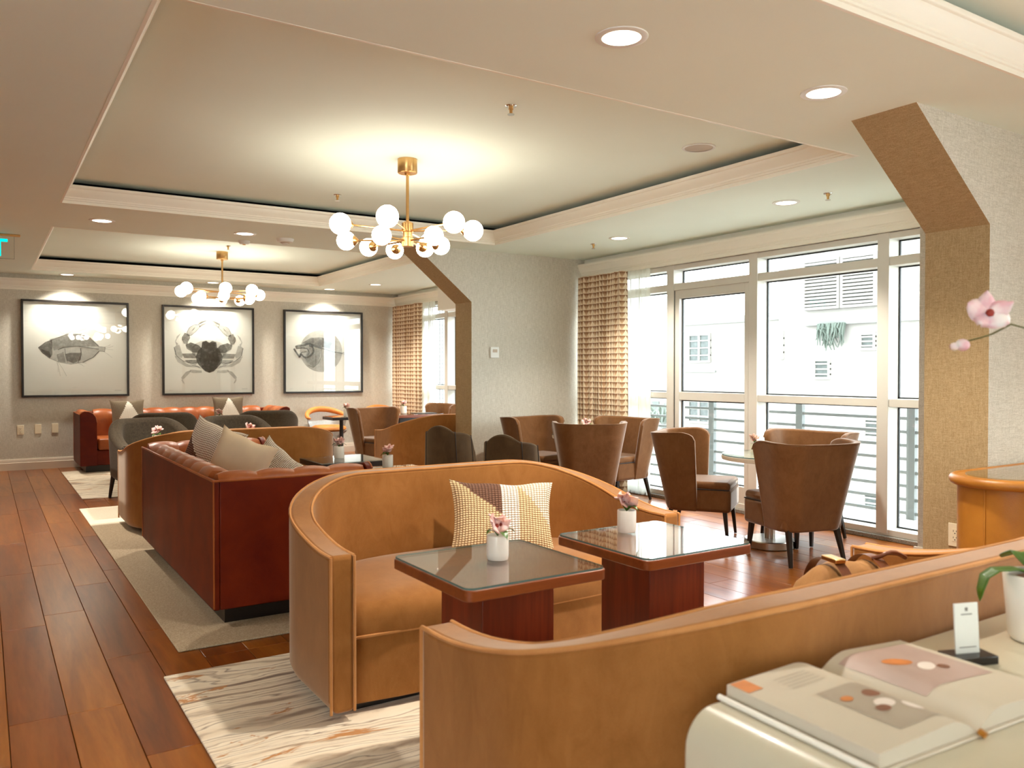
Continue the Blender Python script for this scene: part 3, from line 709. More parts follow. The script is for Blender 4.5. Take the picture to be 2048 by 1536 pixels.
def crab(add, line):
    c = lambda x, y: ((x-811)/1390*H2, -(y-775)/1330*H2)
    L = [('ink3', [(700, 640), (760, 620), (812, 650), (812, 1125), (740, 1100), (680, 1040), (610, 960), (600, 860), (640, 780), (690, 720)]),
         ('ink2', [(690, 760), (812, 820), (812, 1125), (700, 1060), (650, 930)]), ('ink2', [(720, 640), (812, 660), (812, 760), (730, 740)]),
         ('ink2', [(440, 690), (520, 650), (640, 690), (710, 760), (690, 810), (560, 810), (460, 750)]), ('ink1', [(440, 690), (520, 650), (640, 690), (710, 760), (690, 810), (560, 810)]),
         ('ink2', [(395, 560), (430, 500), (500, 530), (515, 580), (480, 640), (470, 690), (420, 670), (390, 610)]),
         ('ink1', [(460, 500), (500, 420), (580, 370), (650, 370), (670, 400), (600, 480), (530, 540), (480, 545)]), ('ink2', [(560, 440), (590, 410), (570, 450), (530, 480)]),
         ('ink2', [(620, 350), (700, 305), (800, 292), (730, 330), (660, 365)]), ('ink2', [(650, 400), (700, 350), (790, 345), (730, 375), (670, 410)]),
         ('ink2', [(385, 825), (590, 820), (610, 900), (420, 895)]), ('ink1', [(265, 730), (300, 700), (345, 690), (400, 860), (380, 900), (280, 850)]),
         ('ink1', [(300, 700), (330, 680), (290, 640), (370, 510), (310, 560), (280, 640)]),
         ('ink2', [(425, 925), (600, 920), (620, 985), (480, 975)]), ('ink1', [(270, 860), (320, 870), (450, 980), (600, 1040), (450, 1030), (320, 960)]),
         ('ink2', [(500, 990), (640, 1020), (690, 1060), (560, 1020)]),
         ('ink1', [(510, 1075), (690, 1090), (690, 1125), (560, 1130), (500, 1110)]), ('ink1', [(370, 1200), (440, 1110), (530, 1080), (500, 1130), (420, 1210), (390, 1240)]), ('ink1', [(370, 1230), (400, 1240), (425, 1300), (395, 1280)])]
    for s in (1, -1):
        for mt, pts in L: add(mt, [((c(x, y)[0])*s, c(x, y)[1]) for x, y in pts])
        for mt, pts, w in (('ink2', [(460, 500), (500, 420), (580, 370), (650, 370), (670, 400), (600, 480), (530, 540), (480, 545), (460, 500)], .008), ('ink2', [(265, 730), (300, 860), (400, 940), (600, 1000)], .010),
                           ('ink3', [(640, 370), (700, 330), (760, 310)], .008), ('ink2', [(395, 560), (390, 610), (420, 670)], .010)):
            line(mt, [((c(x, y)[0])*s, c(x, y)[1]) for x, y in pts], w)
    add('ink1', [((math.cos(a)*.26), .0+math.sin(a)*.16) for a in [k*2*PI/28 for k in range(28)]])
def fish(add, line):
    c = lambda x, y: ((x-1092)/1515*H2, -(y-832)/1385*H2)
    q = lambda pts: [c(*p) for p in pts]
    body = [(540, 820), (640, 740), (860, 650), (950, 610), (1180, 610), (1290, 660), (1420, 790), (1520, 800), (1510, 870), (1430, 860), (1350, 950), (1200, 1030), (1000, 1065), (820, 1030), (710, 980), (600, 900)]
    add('ink1', q(body)); add('ink1', q([(700, 690), (860, 650), (950, 610), (1180, 610), (1290, 660), (1420, 790), (1000, 800), (760, 860)])); line('ink2', q(body+[body[0]]), .006)
    add('ink2', q([(540, 820), (640, 740), (740, 690), (740, 920), (700, 985), (600, 900)])); add('ink2', q([(560, 830), (700, 880), (720, 960), (690, 960)]))
    add('ink2', q([(930, 910), (1000, 890), (1160, 890), (1150, 1000), (1040, 1050), (950, 1010)])); add('ink1', q([(800, 920), (900, 880), (930, 1040), (820, 1020)]))
    line('ink2', q([(820, 850), (900, 810), (1100, 790), (1420, 830)]), .012); line('ink2', q([(920, 830), (930, 940), (960, 1040)]), .008); line('ink2', q([(1150, 820), (1160, 920), (1110, 1040)]), .010)
    line('ink2', q([(1170, 612), (1290, 660), (1420, 780)]), .012); line('ink2', q([(1180, 1035), (1330, 960), (1420, 870)]), .012)
    for a, b in (((900, 600), (870, 450)), ((950, 590), (1040, 450)), ((980, 590), (1180, 460)), ((1020, 590), (1240, 520)), ((890, 610), (790, 540)), ((800, 1030), (850, 1240)), ((820, 1030), (940, 1240)), ((810, 1020), (820, 1180)),
                 ((1100, 1040), (1200, 1100)), ((1120, 1030), (1240, 1050)), ((1510, 800), (1600, 760)), ((1510, 830), (1640, 840)), ((1500, 870), (1620, 960)), ((1510, 820), (1640, 780))):
        line('ink1', q([a, ((a[0]+b[0])/2+8, (a[1]+b[1])/2), b]), .005)
    for k in range(14): line('ink1', q([(900+k*24, 612), (905+k*24, 590)]), .006)
def roundfish(add, line):
    c = lambda x, y: ((x-732)/1185*H2, -(y-792)/1245*H2)
    q = lambda pts: [c(*p) for p in pts]
    for R_, mt in (((330, 335), 'ink1'),):
        add(mt, q([(690+R_[0]*math.cos(a), 775+R_[1]*math.sin(a)) for a in [k*2*PI/40 for k in range(40)]]))
    for k in range(34):
        x = 450+k*15; hh = 330*math.sqrt(max(0, 1-((x-690)/330)**2))
        line('ink1', q([(x, 775-hh*.98), (x+6, 775-hh*.15)]), .0035); line('ink1', q([(x, 775+hh*.2), (x-4, 775+hh*.98)]), .0030)
    add('ink2', q([(380, 660), (520, 570), (700, 560), (860, 640), (820, 740), (600, 690)])); add('ink1', q([(500, 720), (690, 760), (640, 960), (560, 1030), (470, 960), (430, 880)]))
    line('ink3', q([(290, 720), (330, 700), (420, 690), (490, 660), (560, 690), (690, 730)]), .035); line('ink2', q([(690, 730), (840, 780), (1030, 810)]), .02)
    line('ink3', q([(265, 745), (300, 800), (355, 880), (365, 820), (400, 860), (450, 890), (520, 850), (570, 790), (560, 720), (500, 690)]), .028)
    line('ink3', q([(300, 740), (400, 730), (470, 740), (500, 800), (470, 850)]), .020); line('ink2', q([(350, 880), (380, 800), (460, 790)]), .018)
    line('ink2', q([(690, 740), (690, 860), (640, 970), (560, 1035), (480, 1000)]), .010)
    add('ink1', q([(1020, 790), (1180, 750), (1170, 900), (1040, 830)]))
picture(1.11, 'black-framed grey print of a spiny long fish, leftmost on the far wall', fish)
picture(2.90, 'black-framed grey print of a crab with raised claws', crab)
picture(4.71, 'black-framed grey print of a round flat fish, nearest the curtain', roundfish)

# ------------------------------------------------------------------ wall plates
def outlet(loc, rz, label, blank=False):
    t = thing('wall_outlet' if not blank else 'blank_wall_plate', label, 'outlet' if not blank else 'wall plate', loc, rz)
    MB().box(-.04, -.007, -.065, .04, 0, .065).build('plate', M['plastic'], t, bevel=.003)
    if not blank:
        MB().box(-.018, -.0095, -.036, .018, -.007, .036).build('insert', M['plastic'], t, bevel=.001)
        m = MB()
        for z in (-.018, .018): m.box(-.010, -.0102, z, -.007, -.0094, z+.009).box(.006, -.0102, z+.001, .009, -.0094, z+.008).box(-.003, -.0102, z-.011, .003, -.0094, z-.005)
        m.build('slot', M['plastic_dark'], t)
    return t
outlet((.425, YF, .546), 0, 'ivory double outlet on the far wall, leftmost of the plates')
outlet((.632, YF, .551), 0, 'blank ivory wall plate between the outlet and another plate', True)
outlet((.837, YF, .556), 0, 'blank ivory wall plate nearest the far leather sofa', True)
outlet((4.56, 2.50, .434), -PI/2, 'ivory double outlet on the warm-lit wall end at the right')
t = thing('thermostat', 'small white thermostat on the middle wall', 'thermostat', (4.782, 7.79, 1.556))
MB().box(-.055, -.022, -.062, .055, 0, .062).build('housing', M['white_plastic'], t, bevel=.006)
MB().box(-.03, -.0235, .0, .03, -.022, .035).build('display', M['grille'], t)

# ------------------------------------------------------------------ rugs
def rug(x0, x1, y0, y1, mat, name, label):
    o = MB().box(0, 0, 0, x1-x0, y1-y0, .010).build(name, mat, None, bevel=.004, loc=(x0, y0, 0.0005)); tag(o, label, 'rug')
rug(.655, 3.35, .75, 3.84, M['rug'], 'marbled_rug', 'cream and brown marbled rug under the near velvet loveseats')
rug(.775, 3.3, 4.15, 7.93, M['taupe_rug'], 'taupe_rug', 'taupe looped rug under the tufted leather sofa')
rug(.775, 3.3, 7.94, 8.97, M['cream_rug'], 'cream_rug', 'cream rug strip under the rear velvet sofa')
rug(.865, 4.0, 9.64, 12.41, M['rug'], 'marbled_rug', 'marbled rug under the charcoal barrel chairs')

# ------------------------------------------------------------------ shells (sofas and chairs); local front is +Y
def upath(a, D, rx, ry, n=48, rf=0.0):
    """U-shaped outer path from front-left round the back to front-right, evenly sampled"""
    pts = [(-a, D/2)]; N = 40
    pts += [(-a, D/2-(D-ry)*i/8) for i in range(1, 8)]
    pts += [(-a+rx-rx*math.cos(PI/2*i/14), -D/2+ry-ry*math.sin(PI/2*i/14)) for i in range(15)]
    pts += [(-a+rx+(2*a-2*rx)*i/10, -D/2) for i in range(1, 10)]
    pts += [(a-rx+rx*math.sin(PI/2*i/14), -D/2+ry-ry*math.cos(PI/2*i/14)) for i in range(15)]
    pts += [(a, -D/2+ry+(D-ry)*i/8) for i in range(1, 9)]
    P_ = [Vector((x, y, 0)) for x, y in pts]; s = [0]
    for p, q in zip(P_, P_[1:]): s.append(s[-1]+(q-p).length)
    L = s[-1]; out = []; j = 0
    for i in range(n+1):
        tt = L*i/n
        while j < len(s)-2 and s[j+1] < tt: j += 1
        k = (tt-s[j])/max(1e-9, s[j+1]-s[j]); out.append(P_[j].lerp(P_[j+1], min(1, max(0, k))))
    return out, L
def normals(path):
    ns = []
    for i in range(len(path)):
        t = (path[min(i+1, len(path)-1)]-path[max(i-1, 0)]).normalized(); ns.append(Vector((-t.y, t.x, 0)))
    return ns   # left of travel = inward, for this winding
def shell(path, th, h, z0, nv=4, rake=None, zin=None, inset=0.02):
    n = len(path); ns = normals(path); m = MB(); cols = []
    for i, (p, nn) in enumerate(zip(path, ns)):
        H_ = h[i]; col = []
        def off(z):
            return rake(i, (z-z0)/(H_-z0)) if rake else Vector((0, 0, 0))
        zs = [z0, z0+.05]+[z0+.05+(H_-z0-.05)*k/nv for k in range(1, nv+1)]
        for k, z in enumerate(zs):
            q = p+off(z)+(nn*inset if k == 0 else Vector((0, 0, 0))); col.append(Vector((q.x, q.y, z)))
        for z in reversed(zs): 
            q = p+nn*th+off(z); col.append(Vector((q.x, q.y, z)))
        cols.append(col)
    k = len(cols[0])
    for c_ in cols: m.v += [tuple(v) for v in c_]
    for i in range(n-1):
        for j in range(k): m.f.append((i*k+j, (i+1)*k+j, (i+1)*k+(j+1) % k, i*k+(j+1) % k))
    m.f.append(tuple(range(k))); m.f.append(tuple(reversed(range((n-1)*k, n*k))))
    return m, cols
def cushion(outline, z0, z1, crown=.03, r=.04):
    """pillowy pad over a closed outline"""
    m = MB(); n = len(outline); c = Vector((sum(p[0] for p in outline)/n, sum(p[1] for p in outline)/n))
    rings = [(0, z0), (-.012, (z0+z1)/2), (0.0, z1-r*.6), (r*.5, z1-r*.15), (r*1.3, z1+crown*.2), (.30, z1+crown*.75), (.6, z1+crown)]
    for kk, (ins, z) in enumerate(rings):
        for p in outline:
            v = Vector(p)-c; L = v.length
            f = (1-ins/L) if kk < 5 else (1-ins*.8)
            m.v.append((c.x+v.x*f, c.y+v.y*f, z))
    for a in range(len(rings)-1):
        for i in range(n): m.f.append((a*n+i, a*n+(i+1) % n, (a+1)*n+(i+1) % n, (a+1)*n+i))
    m.f.append(tuple(reversed(range(n)))); a = (len(rings)-1)*n; m.f.append(tuple(a+i for i in range(n)))
    return m
def tub_sofa(label, loc, rz, group='caramel velvet tub loveseats', a=.90):
    t = thing('velvet_loveseat', label, 'sofa', loc, rz, group)
    D, th = .90, .10; path, L = upath(a, D, .50, .48, 64)
    h = [.65+.205*sstep(.06, 1.15, min(L*i/64, L-L*i/64)) for i in range(65)]
    m, cols = shell(path, th, h, .045)
    m.build('backrest', M['velvet'], t, bevel=.018, seg=3, smooth=60)
    ns = normals(path)
    ed = lambda off, dz=0: [(p+nn*off)+Vector((0, 0, hh+dz)) for p, nn, hh in zip(path, ns, h)]
    for off in (.004, th-.004): MB().tube(ed(off, -.004), .0065, 6).build('piping', M['velvet_pipe'], t, smooth=60)
    for s in (-1, 1):
        for xo in (a-.003, a-th+.003): MB().tube([(s*xo, D/2+.001, .65-.004), (s*xo, D/2+.001, .05)], .006, 6).build('arm_piping', M['velvet_pipe'], t, smooth=60)
    inn = [(p+nn*(th-.01)) for p, nn in zip(path, ns)][::3]
    out = [(p.x, p.y) for p in inn]
    y_f = D/2-.035
    out = [(x, min(y, y_f)) for x, y in out]+[(a-th-.02-(2*(a-th)-.04)*k/8, y_f+.03*math.sin(PI*k/8)) for k in range(1, 8)]
    cushion(out, .315, .435, .03, .05).build('seat_cushion', M['velvet'], t, smooth=60)
    MB().prism([(x, y-.01) for x, y in out], .045, .312).build('front_panel', M['velvet'], t, bevel=.008)
    MB().tube([(x, y+.004, .313) for x, y in [(-(a-th)+.0+2*(a-th)*k/10, y_f+.03*math.sin(PI*k/10)-.01) for k in range(11)]], .006, 6).build('front_piping', M['velvet_pipe'], t, smooth=60)
    MB().box(-a+.12, -D/2+.14, 0.012, a-.12, D/2-.09, .05).build('plinth', M['black_wood'], t)
    return t
lv = tub_sofa('caramel velvet loveseat facing the viewer, behind the two glass-topped tables', (1.99, 3.405, 0), PI)
tub_sofa('caramel velvet loveseat seen from behind, nearest the viewer beside the white console', (2.015, 1.572, 0), 0, a=1.01)
dup(lv, (1.90, 7.55, 0), 0, 'caramel velvet loveseat with its back to the viewer behind the tufted leather sofa')
dup(lv, (4.83, 8.68, 0), 0, 'caramel velvet loveseat partly hidden by the middle wall end')

def tuxedo(label, loc, rz, Ln, D):
    """tufted leather sofa; local front +Y, width Ln, depth D"""
    t = thing('tufted_leather_sofa', label, 'sofa', loc, rz)
    a = Ln/2; H_ = .82; z0 = .10
    MB().box(-a, -D/2, z0, a, -D/2+.03, H_-.045).build('back_panel', M['leather_out'], t, bevel=.006)
    for s in (-1, 1):
        MB().box(min(s*a, s*(a-.03)), -D/2+.031, z0, max(s*a, s*(a-.03)), D/2, H_-.045).build('arm_panel', M['leather_out'], t, bevel=.006)
    # arm front faces with rounded inner shoulder
    w = .20
    prof = [(0, 0), (0, H_-z0-.03), (.02, H_-z0-.012), (.05, H_-z0), (.10, H_-z0-.005), (.15, H_-z0-.03), (.185, H_-z0-.08), (w, H_-z0-.15), (w, 0)]
    for s in (-1, 1):
        f = MB().extr([(.004+x*.98, z) for x, z in prof], (s*a, D/2-.03, z0), (s*a, D/2+.004, z0), (-s, 0, 0)); f.build('arm_front', M['leather_out'], t, bevel=.004)
        MB().tube([(s*(a-.004-x*.98), D/2+.004, z0+z) for x, z in prof[1:-1]], .006, 6).build('arm_piping', M['leather'], t, smooth=60)
    # channels
    zi = .42
    cp = [(.012, H_-.05), (.03, H_-.018), (.06, H_), (.11, H_-.004), (.155, H_-.03), (.19, H_-.085), (.20, H_-.16), (.20, zi-.03), (.03, zi-.03)]
    def channel(p0, dirv, inward, L):
        m = MB(); n = len(cp); S_ = 6; vs = []
        for k in range(S_+1):
            u = k/S_; b = (1-abs(2*u-1)**3)
            for x, z in cp:
                bulge = (1-b)*.014
                xx = x-bulge*(1 if x > .05 else 0); zz = z-bulge*(1 if z > zi else 0)
                vs.append(Vector(p0)+Vector(dirv)*(L*u)+Vector(inward)*xx+Vector((0, 0, zz)))
        fs = [(k*n+i, (k+1)*n+i, (k+1)*n+(i+1) % n, k*n+(i+1) % n) for k in range(S_) for i in range(n)]
        fs += [tuple(range(n)), tuple(reversed(range(S_*n, S_*n+n)))]
        m.add(vs, fs); m.build('channel', M['leather'], t, smooth=50)
    nb = round(Ln/.225); cl = (Ln)/nb
    for k in range(nb): 
        if k in (0, nb-1): continue
        channel((-a+k*cl, -D/2, 0), (1, 0, 0), (0, 1, 0), cl)
    na = round((D-.03)/.215); ca = (D-.067)/na
    for k in range(na):
        for s in (-1, 1): channel((s*a, -D/2+.032+k*ca, 0), (0, 1, 0), (-s, 0, 0), ca)
    MB().box(-a+.02, -D/2+.02, z0, a-.02, D/2-.035, .30).build('seat_base', M['leather_out'], t, bevel=.01)
    nc = 2 if Ln < 2.5 else 3; cw = (Ln-.42)/nc
    for k in range(nc):
        x0 = -a+.21+k*cw; out = [(x0+.005, -D/2+.21), (x0+cw-.005, -D/2+.21), (x0+cw-.005, D/2-.02), (x0+.005, D/2-.02)]
        MB().box(x0+.004, -D/2+.21, .30, x0+cw-.004, D/2-.01, .45).build('seat_cushion', M['leather'], t, bevel=.03, seg=3)
    pz = H_-.043
    MB().tube([(-a, D/2, pz), (-a, -D/2, pz), (a, -D/2, pz), (a, D/2, pz)], .007, 6).build('piping', M['leather'], t, smooth=60)
    for s in (-1, 1): MB().tube([(s*a, -D/2, pz), (s*a, -D/2, z0+.01)], .005, 6).build('corner_piping', M['leather'], t, smooth=60)
    MB().box(-a+.07, -D/2+.07, .012, a-.07, D/2-.06, z0).build('plinth', M['black_wood'], t)
    return t
tuxedo('tufted cognac leather sofa with its back to the aisle, on the taupe rug', (1.44, 5.545, 0), -PI/2, 2.27, .88)
tuxedo('tufted cognac leather sofa against the far wall under the pictures', (2.45, 12.50, 0), PI, 2.78, .88)

# charcoal barrel chairs
def barrel(label, loc, rz):
    t = thing('barrel_chair', label, 'armchair', loc, rz, 'charcoal tweed barrel chairs')
    a, D, th = .41, .76, .13; path, L = upath(a, D, .38, .40, 40)
    h = [.60+.24*sstep(.10, .75, min(L*i/40, L-L*i/40)) for i in range(41)]
    m, _ = shell(path, th, h, .22, rake=lambda i, v: Vector((path[i].x*.05*(v-.4), path[i].y*.06*(v-.4), 0)), inset=.05)
    m.build('backrest', M['tweed'], t, bevel=.045, seg=4, smooth=80)
    MB().box(-a+th-.01, -D/2+th, .24, a-th+.01, D/2+.015, .43).build('seat', M['tweed'], t, bevel=.035, seg=3)
    for sx in (-1, 1):
        for sy in (-1, 1):
            MB().tube([(sx*.30, sy*.27, .25), (sx*.33, sy*.30, 0.004)], .026, 8, .016).build('leg', M['black_wood'], t, smooth=60)
    return t
bc = barrel('charcoal tweed barrel chair facing the viewer, nearest the aisle', (1.50, 9.38, 0), PI*1.06)
dup(bc, (2.40, 9.40, 0), PI*1.03, 'charcoal tweed barrel chair facing the viewer, second from the aisle')
dup(bc, (1.90, 11.05, 0), -.1, 'charcoal barrel chair seen from behind before the far leather sofa, left one')
dup(bc, (3.16, 10.95, 0), -.15, 'charcoal barrel chair seen from behind before the far leather sofa, right one')

# scalloped chairs
def scallop(label, loc, rz):
    t = thing('scalloped_chair', label, 'chair', loc, rz, 'dark velvet chairs with scalloped backs')
    a, D, th = .245, .36, .065; n = 60; path, L = upath(a, D, .24, .22, n); path = [p+Vector((0, -.09, 0)) for p in path]
    def hh(u):
        u = abs(u)
        if u < .36: return .745+.07*math.cos(PI/2*u/.36)**.9
        if u < .80: return .70+.05*math.sin(PI/2+PI/2*(u-.36)/.44*.9)**.8
        return .71-.16*sstep(.80, 1, u)
    h = [hh(2*i/n-1) for i in range(n+1)]
    rk = lambda i, v: Vector((-path[i].x*.10*(v-.5), -.02*v, 0))
    m, cols = shell(path, th, h, .30, nv=5, rake=rk, inset=.01)
    m.build('backrest', M['scallop'], t, bevel=.022, seg=3, smooth=70)
    for u in (-.36, .36, -.8, .8):
        pm = MB()
        i = round((u+1)/2*n); col = cols[i]; nn = normals(path)[i]
        k = len(col)//2
        pm.tube([v-nn*.002 for v in col[1:k]]+[(col[k-1]+col[k])/2+Vector((0, 0, .001))]+[v+nn*.002 for v in col[k:-1]], .004, 6)
        pm.build('piping', M['dark_pipe'], t, smooth=60)
    MB().lathe([(.0001, .30), (.235, .30), (.25, .33), (.25, .42), (.225, .455), (.0001, .465)], 28, (0, .02, 0)).build('seat', M['scallop'], t, smooth=50)
    for sx in (-1, 1):
        for sy in (-1, 1): MB().tube([(sx*.17, sy*.17+.01, .31), (sx*.2, sy*.2+.01, .004)], .018, 8, .011).build('leg', M['black_wood'], t, smooth=60)
    return t
sc = scallop('dark scalloped-back velvet chair nearest the middle wall end', (3.97, 7.28, 0), -1.0)
dup(sc, (3.89, 6.01, 0), -.95, 'dark scalloped-back velvet chair right behind the near velvet loveseat')

# taupe side chairs
def side_chair(label, loc, rz):
    t = thing('taupe_side_chair', label, 'chair', loc, rz, 'taupe upholstered side chairs')
    n = 64; a, D = .25, .26; path, L = upath(a, D, .12, .13, n)
    path = [p+Vector((0, -.10, 0)) for p in path]
    def hh(u):
        u = abs(u); return .85+.025*u*u-(.075*(1-math.sqrt(max(0, 1-((u-.80)/.20)**2))) if u > .80 else 0)
    h = [hh(2*i/n-1) for i in range(n+1)]
    def rk(i, v):
        p = path[i]; f = (p.y+.23)/.26          # 1 at wing front, 0 at the rear
        return Vector((p.x/a*.105*v**1.1, -.125*v*(1-f)+.0*v*f, 0))
    m, cols = shell(path, .045, h, .235, nv=6, rake=rk, inset=.004)
    m.build('backrest', M['taupe'], t, bevel=.016, seg=3, smooth=70)
    ns = normals(path)
    MB().tube([c_[7]+nn*.004+Vector((0, 0, -.003)) for c_, nn in zip(cols, ns)], .005, 6).build('piping', M['taupe'], t, smooth=60)
    MB().box(-.245, -.20, .235, .245, .29, .425).build('seat_base', M['taupe'], t, bevel=.03, seg=3)
    MB().box(-.24, -.19, .405, .24, .285, .475).build('seat_cushion', M['taupe'], t, bevel=.028, seg=3)
    MB().tube([(-.243, -.1, .415), (-.243, .275, .415), (.243, .275, .415), (.243, -.1, .415)], .004, 6).build('seat_piping', M['dark_pipe'], t)
    for sx in (-1, 1):
        MB().tube([(sx*.20, .24, .25), (sx*.215, .265, .004)], .024, 4, .014).build('leg', M['black_wood'], t, smooth=30)
        MB().tube([(sx*.20, -.18, .25), (sx*.225, -.24, .004)], .024, 4, .014).build('leg', M['black_wood'], t, smooth=30)
    return t
ch = side_chair('taupe side chair seen from behind at the round table nearest the right wall', (4.90, 3.84, 0), -math.radians(14))
dup(ch, (4.93, 4.82, 0), -math.radians(146), 'taupe side chair in profile between the two round tables')
dup(ch, (5.56, 4.28, 0), math.radians(98), 'taupe side chair by the glass behind the nearest round table')
dup(ch, (4.96, 6.33, 0), -math.radians(30), 'taupe side chair seen from behind at the farther round table')
dup(ch, (5.60, 6.62, 0), math.radians(97), 'taupe side chair by the glass at the farther round table')
dup(ch, (4.99, 7.20, 0), math.radians(190), 'taupe side chair close to the middle wall at the farther round table')
dup(ch, (4.42, 10.15, 0), -math.radians(166), 'taupe side chair facing the viewer at the far rectangular wooden table')
dup(ch, (5.70, 10.85, 0), math.radians(95), 'taupe side chair by the far window at the rectangular wooden table')

# pedestal wire armchairs
def wire_chair(label, loc, rz):
    t = thing('wire_armchair', label, 'armchair', loc, rz, 'honey leather wire-base armchairs')
    m = MB(); N = 72
    for k in range(N):
        a = 2*PI*k/N; c_, s_ = math.cos(a), math.sin(a)
        m.tube([(c_*.24, s_*.24, .01), (c_*.20, s_*.20, .06), (c_*.155, s_*.155, .20), (c_*.19, s_*.19, .32), (c_*.28, s_*.28, .40)], .0035, 4)
    for k in range(56):
        a = PI*1.0+PI*(k/55)*1.0; a = -PI*.05-PI*.9*(k/55); c_, s_ = math.cos(a), math.sin(a); back = max(0, -s_)
        m.tube([(c_*.28, s_*.28, .40), (c_*.325, s_*.325, .55), (c_*.33, s_*.33, .60+.13*back)], .0035, 4)
    o = m.build('wire_base', M['steel'], t); tag(o, kind='stuff')
    MB().tube([(.24*math.cos(a), .24*math.sin(a), .008) for a in [2*PI*k/32 for k in range(33)]], .007, 6).build('floor_ring', M['steel'], t)
    MB().lathe([(.0001, .40), (.23, .40), (.275, .43), (.27, .465), (.22, .49), (.0001, .495)], 28).build('seat', M['yellow_leather'], t, smooth=60)
    pts = []
    for k in range(33):
        a = PI*.06-PI*1.12*(k/32); back = max(0, -math.sin(a)); pts.append((.335*math.cos(a), .335*math.sin(a), .61+.125*back**1.2))
    m = MB().tube(pts, lambda u: .012+.034*math.sin(PI*u)**.6, 12); m.v = [(x, y, z) for x, y, z in m.v]
    m.build('armrest', M['yellow_leather'], t, smooth=80)
    return t
wc = wire_chair('honey leather wire armchair facing the viewer below the curtain picture', (4.60, 12.50, 0), PI*1.02)
dup(wc, (5.10, 11.98, 0), PI/2+.25, 'honey leather wire armchair side-on beside the small dark table')
dup(wc, (5.62, 12.62, 0), PI*1.0, 'honey leather wire armchair in the far corner by the curtain')

# ------------------------------------------------------------------ tables
def rrect(hx, hy, r, n=5):
    p = []
    for cx, cy, a0 in ((hx-r, hy-r, 0), (-hx+r, hy-r, PI/2), (-hx+r, -hy+r, PI), (hx-r, -hy+r, 3*PI/2)):
        for k in range(n+1): a = a0+PI/2*k/n; p.append((cx+r*math.cos(a), cy+r*math.sin(a)))
    return p
def square_table(label, loc, rz, s=.27, zt=.70, mat='table_wood', bmat='base_wood', bs=.14, group=None):
    t = thing('square_table', label, 'table', loc, rz, group)
    MB().prism(rrect(s, s, .03), zt-.043, zt-.008).build('tabletop', M[mat], t, bevel=.003)
    MB().prism(rrect(s-.004, s-.004, .03), zt-.0075, zt).build('glass_top', M['tabletop_glass'], t)
    e = MB(); q = rrect(s-.004, s-.004, .03); n = len(q); e.add([(x, y, z) for z in (zt-.0072, zt-.0008) for x, y in [(x*1.0012, y*1.0012) for x, y in q]], [(i, (i+1) % n, n+(i+1) % n, n+i) for i in range(n)])
    e.build('glass_rim', M['glass_edge'], t)
    MB().box(-bs, -bs, 0.012, bs, bs, zt-.043).build('pedestal', M[bmat], t, bevel=.002)
    return t
st = square_table('mahogany square table with glass top, nearer the left, before the velvet loveseat', (1.475, 2.385, 0), 0, group='glass-topped mahogany tables')
dup(st, (2.19, 2.388, 0), 0, 'mahogany square table with glass top, right one before the velvet loveseat')
def dark_table(label, loc, s, zt, group=None, gap=True):
    t = thing('dark_square_table', label, 'table', loc, 0, group)
    MB().box(-s, -s, zt-.05, s, s, zt-.008).build('tabletop', M['black_wood'], t, bevel=.002)
    MB().box(-s+.003, -s+.003, zt-.0075, s-.003, s-.003, zt).build('glass_top', M['tabletop_glass'], t)
    MB().tube([(0, 0, .02), (0, 0, zt-.05)], .03, 12).build('column', M['black_wood'], t, smooth=60)
    MB().box(-s*.6, -s*.6, .012, s*.6, s*.6, .03).build('foot_plate', M['black_wood'], t, bevel=.003)
    return t
dt = dark_table('black square table with glass top beside the end of the leather sofa', (2.52, 6.52, 0), .275, .62, 'black glass-topped tables')
dup(dt, (2.55, 5.55, 0), 0, 'black square table with glass top just behind the near velvet loveseat')
dup(dt, (1.40, 8.45, 0), 0, 'black square table between rear loveseat and barrel chairs, aisle side')
dup(dt, (2.30, 8.45, 0), 0, 'black square table between rear loveseat and barrel chairs, inner side')
dup(dt, (2.70, 11.75, 0), 0, 'black table hidden before the far leather sofa')
dark_table('small dark table between the wire armchairs at the far wall', (4.60, 11.95, 0), .22, .66)
t = thing('rectangular_wood_table', 'reddish wooden table with glass top near the far window', 'table', (5.22, 10.80, 0))
MB().box(-.36, -.32, .69, .36, .32, .73).build('tabletop', M['table_wood'], t, bevel=.004)
MB().box(-.355, -.315, .7305, .355, .315, .737).build('glass_top', M['tabletop_glass'], t)
MB().box(-.29, -.24, .62, .29, .24, .69).build('apron', M['black_wood'], t)
for sx in (-1, 1):
    for sy in (-1, 1): MB().box(sx*.27-.03, sy*.21-.03, 0, sx*.27+.03, sy*.21+.03, .62).build('leg', M['base_wood'], t, bevel=.003)
o = MB().box(-.16, -.11, 0, .16, .11, .006).build('dark_placemat', M['black_wood'], None, loc=(5.38, 10.72, .7375)); tag(o, 'thin dark folder lying on the rectangular wooden table', 'folder')
def round_table(label, loc):
    t = thing('round_table', label, 'table', loc, 0, 'pale round bistro tables')
    R_ = .36
    MB().lathe([(.0001, .665), (R_-.02, .665), (R_, .67), (R_+.003, .685), (R_, .70), (.0001, .70)], 48).build('tabletop', M['round_top'], t, smooth=40)
    MB().lathe([(.0001, .7005), (R_-.003, .7005), (R_-.003, .709), (.0001, .709)], 48).build('glass_top', M['tabletop_glass'], t)
    MB().lathe([(R_-.0025, .701), (R_-.0005, .701), (R_-.0005, .7085), (R_-.0025, .7085)], 48).build('glass_rim', M['glass_edge'], t)
    MB().lathe([(.0001, .05), (.04, .05), (.04, .665), (.0001, .665)], 20).build('column', M['steel'], t, smooth=40)
    MB().lathe([(.0001, 0.001), (.185, 0.001), (.19, .006), (.19, .055), (.184, .062), (.0001, .064)], 40).build('base_disc', M['steel'], t, smooth=40)
    return t
